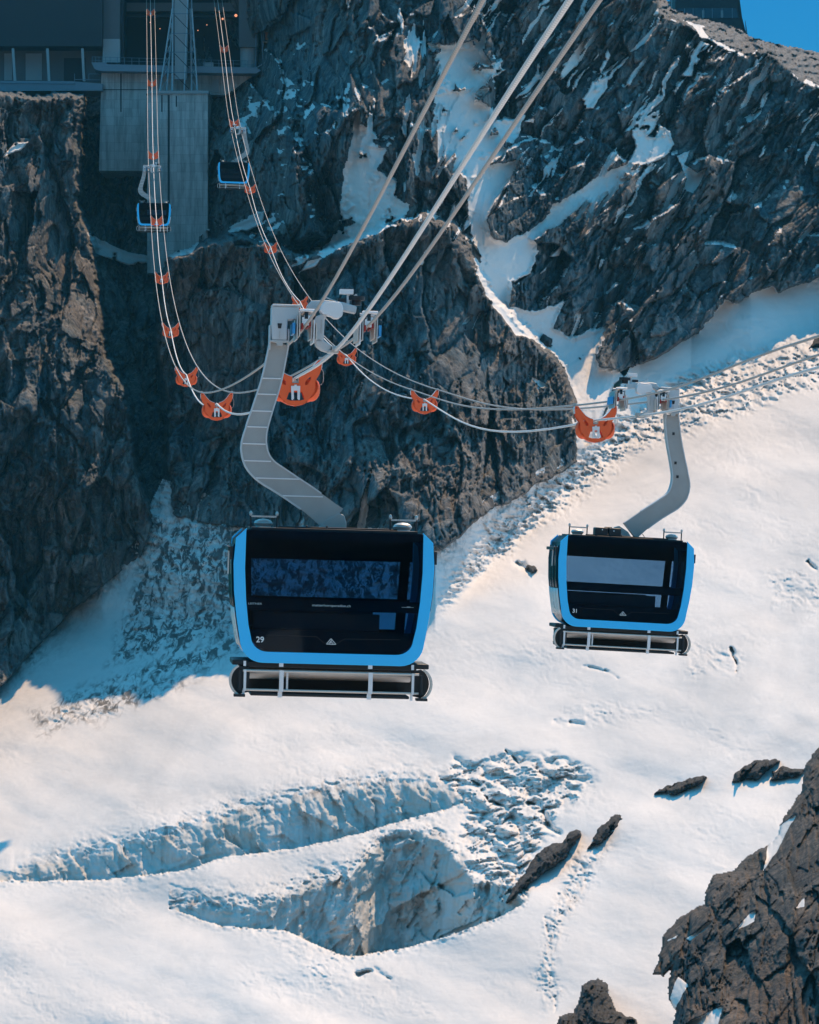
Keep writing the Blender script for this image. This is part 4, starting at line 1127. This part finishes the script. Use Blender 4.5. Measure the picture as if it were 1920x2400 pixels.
M['rust'] = simple('rusty_panel', (.30, .13, .06), .7, 0, .25, 2)
M['stair'] = simple('stair_timber', (.22, .17, .14), .8, 0, .2, 1)
m, nt, b, out = new_mat('lamp_glow'); b.inputs['Emission Color'].default_value = (1, .32, .10, 1); b.inputs['Emission Strength'].default_value = .9; M['glow'] = m

def slab(mb, x0, y0, x1, y1, d, depth):
    """a box whose front face covers the given photo rectangle at distance d"""
    a = P(x0, y0, d); b_ = P(x1, y1, d)
    mb.box(((a.x + b_.x) / 2, d + depth / 2, (a.z + b_.z) / 2), (abs(b_.x - a.x), depth, abs(a.z - b_.z)))
    return mb
def quad(mb, pts, d, depth):
    q = [P(x, y, d) for x, y in pts]
    return mb.prism([(p.x, p.z) for p in q], d, d + depth)

SD = 612.0
pier = slab(MB(), 345, 215, 487, 640, SD - 9, 15).build('concrete_pier', M['concrete'])
tag(pier, 'tall board marked concrete pier carrying the lattice mast', 'pier')
mb = MB(); slab(mb, 341, 212, 489, 219, SD - 9.3, 15.6); mb.build('pier_cap', M['lightpanel'], pier)
for k, (x, y0, y1) in enumerate(((378, 222, 262), (393, 222, 480), (412, 224, 250))):
    slab(MB(), x, y0, x + (3 if k != 1 else 5), y1, SD - 9.06, .05).build('drain_stain', M['darkwall'], pier)
base = empty('cable_station', P(420, 160, SD)); tag(base, 'shaded cable station with concrete base, deck and dark cable opening', 'station')
def part(name, mb, mat, parent=base):
    o = mb.build(name, mat, None); o.parent = parent; o.matrix_parent_inverse = Matrix.Translation(-parent.location) if parent.parent is None and parent.type == 'EMPTY' else Matrix.Identity(4)
    return o
def sub(name, mb, mat, par): return mb.build(name, mat, par)
bw = part('base_wall', quad(MB(), [(238, 160), (345, 160), (345, 400), (232, 400)], SD, 14), M['concrete'])
sub('wall_joint', slab(MB(), 282, 165, 285, 262, SD - .06, .05), M['darkwall'], bw)
sub('wall_joint', slab(MB(), 240, 209, 345, 211, SD - .05, .045), M['darkwall'], bw)
part('base_wall', quad(MB(), [(345, 160), (610, 166), (575, 190), (530, 222), (345, 222)], SD + 1, 12), M['concrete'])
part('door_panel', slab(MB(), 498, 186, 513, 216, SD + .7, .3), M['lightpanel'])
dk = part('deck', quad(MB(), [(214, 146), (250, 146), (250, 150), (600, 158), (612, 165), (600, 172), (236, 166), (222, 162)], SD - 3, 16), M['steel'])
mb = MB()
for x in list(range(216, 250, 8)) + list(range(258, 600, 17)):
    if 370 < x < 470: continue
    a = P(x, 132 + (x - 216) * .03, SD - 2.9); b_ = P(x, 149 + (x - 216) * .025, SD - 2.9); mb.cyl(a, b_, .05, 6)
for dy in (0, 8):
    mb.tube([P(216, 133 + dy, SD - 2.9), P(600, 143 + dy, SD - 2.9)], .035, 6)
sub('railing', mb, M['steel'], dk)
part('column', slab(MB(), 240, -140, 281, 91, SD + 1, 6), M['greywall'])
part('column', slab(MB(), 281, -140, 290, 150, SD + 2, 6), M['darkwall'])
part('column_foot', slab(MB(), 241, 91, 281, 146, SD + .6, 6), M['lightpanel'])
part('column', slab(MB(), 560, -140, 604, 110, SD + 1, 6), M['greywall'])
cf = part('column_foot', MB().cyl(P(583, 106, SD + 3) + Vector((0, 0, 0)), P(583, 160, SD + 3), 1.35, 20), M['lightpanel'])
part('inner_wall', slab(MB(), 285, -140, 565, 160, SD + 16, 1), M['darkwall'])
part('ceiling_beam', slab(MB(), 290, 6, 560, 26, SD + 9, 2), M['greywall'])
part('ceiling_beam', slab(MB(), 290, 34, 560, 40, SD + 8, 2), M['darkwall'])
part('roof', slab(MB(), 200, -160, 640, -100, SD - 2, 22), M['darkwall'])
for x, y, r_ in ((553, 36, 3.6), (522, 44, 2.6), (375, 67, 1.3), (485, 58, 1.3), (464, 71, 1.3), (352, 52, 1.2)):
    p = P(x, y, SD + 7); part('lamp', MB().ball(p, (r_ * .067, .1, r_ * .067), 8, 6), M['glow'])
part('cabinet', slab(MB(), 477, 146, 500, 156, SD - 1, 1), M['lightpanel'])
# left hall
hall = empty('station_hall', P(100, 100, SD)); tag(hall, 'black station hall at the top left corner above a fenced walkway', 'building')
part('wall', slab(MB(), -160, -160, 240, 108, SD - 1, 20), M['darkwall'], hall)
part('lower_wall', slab(MB(), -160, 108, 240, 200, SD + 5, 4), M['greywall'], hall)
for x0, x1 in ((60, 98), (10, 28)): part('wall_panel', slab(MB(), x0, 125, x1, 188, SD + 4.9, .09), M['lightpanel'], hall)
part('doorway', slab(MB(), 150, 136, 200, 198, SD + 4.8, .1), M['darkwall'], hall)
for xa, xb in ((27, 36), (108, 116), (190, 198)):
    part('post', quad(MB(), [(xa, 113), (xa + 6, 113), (xb + 2, 190), (xb - 4, 190)], SD - 1, .5), M['lightpanel'], hall)
part('walkway', quad(MB(), [(-160, 188), (170, 190), (240, 196), (240, 212), (-160, 214)], SD - 2, 9), M['steel'], hall)
mb = MB(); mb.tube([P(-100, 193, SD - 2.2), P(175, 196, SD - 2.2)], .05, 6); mb.tube([P(175, 186, SD - 2.2), P(236, 187, SD - 2.2)], .06, 6); mb.tube([P(175, 172, SD - 2.2), P(175, 196, SD - 2.2)], .05, 6); mb.tube([P(208, 173, SD - 2.2), P(236, 173, SD - 2.2)], .06, 6); mb.tube([P(208, 173, SD - 2.2), P(208, 186, SD - 2.2)], .05, 6)
part('handrail', mb, M['steel'], hall)
# snow ledge left of the station
# lattice mast on the pier
mast = empty('lattice_mast', P(420, 212, SD + 2)); tag(mast, 'grey steel lattice mast standing on the concrete pier', 'mast')
def leg(xt, xb, dt, yt_=-120, yb_=212, r_=.11):
    return [P(xt, yt_, SD + dt - 8), P(xb, yb_, SD + dt - 8)]
def lerp(a, t): return a[0].lerp(a[1], t)
L1 = leg(404, 375, 1, 20); L2 = leg(450, 463, 1, 20); L3 = leg(407, 391, 4, 20); L4 = leg(445, 450, 4, 20)
mid = [leg(405, 405.5, 0), leg(446, 432, 0)]
for l in (L1, L2, L3, L4, leg(405, 405, 2), leg(445, 432, 2), leg(408, 403, 5), leg(449, 449, 5)):
    part('mast_leg', MB().tube([l[0], l[1]], .13, 6), M['mast'], mast)
part('mast_core', quad(MB(), [(409, -120), (444, -120), (440, 80), (437, 185), (410, 185), (409, 80)], SD - 5, 1.6), M['lightpanel'], mast)
for k in range(7):
    t0 = k / 7; t1 = (k + 1) / 7
    mb = MB()
    mb.tube([lerp(L1, t0), lerp(L3, t1)], .045, 5); mb.tube([lerp(L2, t0), lerp(L4, t1)], .045, 5)
    mb.tube([lerp(L3, t0), lerp(L1, t1)], .045, 5); mb.tube([lerp(L4, t0), lerp(L2, t1)], .045, 5)
    part('brace', mb, M['mast'], mast)
for y in (-60, -15, 32, 78, 122, 170):
    part('rung', MB().tube([P(404 if y < 100 else 385, y, SD - 7.6), P(446 if y < 100 else 455, y, SD - 7.6)], .055, 5), M['steel'], mast)
    part('brace', MB().tube([P(410, y + 4, SD - 7.4), P(443, y + 38, SD - 7.4)], .055, 5), M['darkwall'], mast)
# stairs and scaffold right of the station
st = empty('stair_tower', P(640, 130, SD)); tag(st, 'open stair flights beside the right station column', 'stairs')
part('stringer', MB().tube([P(594, 164, SD - 1), P(622, 146, SD - 1), P(655, 122, SD - 1)], .10, 6), M['lightpanel'], st)
part('stringer', MB().tube([P(622, 119, SD - 1), P(656, 94, SD - 1)], .10, 6), M['lightpanel'], st)
for y in (96, 124, 152): part('landing', slab(MB(), 616, y, 660, y + 3, SD - .5, 2), M['stair'], st)
for x in (600, 618, 656): part('tower_post', MB().tube([P(x - (14 if x == 618 else 0), -100, SD), P(x, 165, SD)], .09, 6), M['steel'], st)
part('tower_post', MB().tube([P(621, -100, SD + 1), P(618, 110, SD + 1)], .14, 6), M['steel'], st)
part('timber_panel', slab(MB(), 622, 75, 637, 93, SD, .3), M['rust'], st)

# ridge building, top right
rb = empty('ridge_building', P(1660, 60, 668)); tag(rb, 'black building with slanted end wall on the ridge against the sky', 'building')
part('hull', quad(MB(), [(1583, -80), (1722, -80), (1738, 40), (1749, 86), (1700, 84), (1640, 76), (1583, 66)], 668, 14), M['darkwall'], rb)
part('window_band', quad(MB(), [(1588, 19), (1726, 19), (1732, 42), (1588, 42)], 667.9, .08), M['winglass'], rb)
for x in (1604, 1624, 1648, 1669, 1692, 1716):
    part('mullion', slab(MB(), x, 19, x + 1.6, 42, 667.8, .1), M['steel'], rb)
part('end_trim', MB().strip([(P(1722, -80, 667.8).x, P(0, -80, 667.8).z), (P(1738, 40, 667.8).x, P(0, 40, 667.8).z), (P(1750, 88, 667.8).x, P(0, 88, 667.8).z)], .22, 667.7, 682), M['darkwall'], rb)
for x in (1646, 1690): part('blind', slab(MB(), x, 24, x + 5, 41, 667.84, .05), M['lightpanel'], rb)
sc = empty('scaffold', P(1557, 28, 662)); tag(sc, 'grey scaffold frame left of the black ridge building', 'scaffold')
for x in (1532, 1556, 1574): part('pole', MB().tube([P(x, -60, 662), P(x, 34, 662)], .09, 6), M['lightpanel'], sc)
for y in (2, 14, 26): part('plank', slab(MB(), 1530, y, 1576, y + 3, 662, 2), M['lightpanel'], sc)
pp = tag(MB().tube([P(1608, 36, 655), P(1608, 62, 655)], .16, 8).build('marker_post', M['darkwall']), 'short dark post on the sunlit snow strip below the black building', 'post')
an = tag(MB().tube([P(1747, 48, 672), P(1752, 92, 672)], [.04, .22], 6).build('antenna', M['steel']), 'thin antenna mast beside the slanted wall of the black building', 'antenna')
# ================================================================== air
hz_ = MB().box((0, 20, -10), (1960, 2100, 740)).build('haze', M['black'])
hz_.data.materials.clear()
hm = bpy.data.materials.new('haze_air'); hm.use_nodes = True; hn = hm.node_tree; hn.nodes.clear()
ho = hn.nodes.new('ShaderNodeOutputMaterial'); hv = hn.nodes.new('ShaderNodeVolumePrincipled')
hv.inputs['Color'].default_value = (.16, .72, 1.0, 1); hv.inputs['Density'].default_value = .00007
hn.links.new(hv.outputs[0], ho.inputs['Volume']); hz_.data.materials.append(hm)
tag(hz_, kind='stuff')
S.cycles.volume_bounces = 0
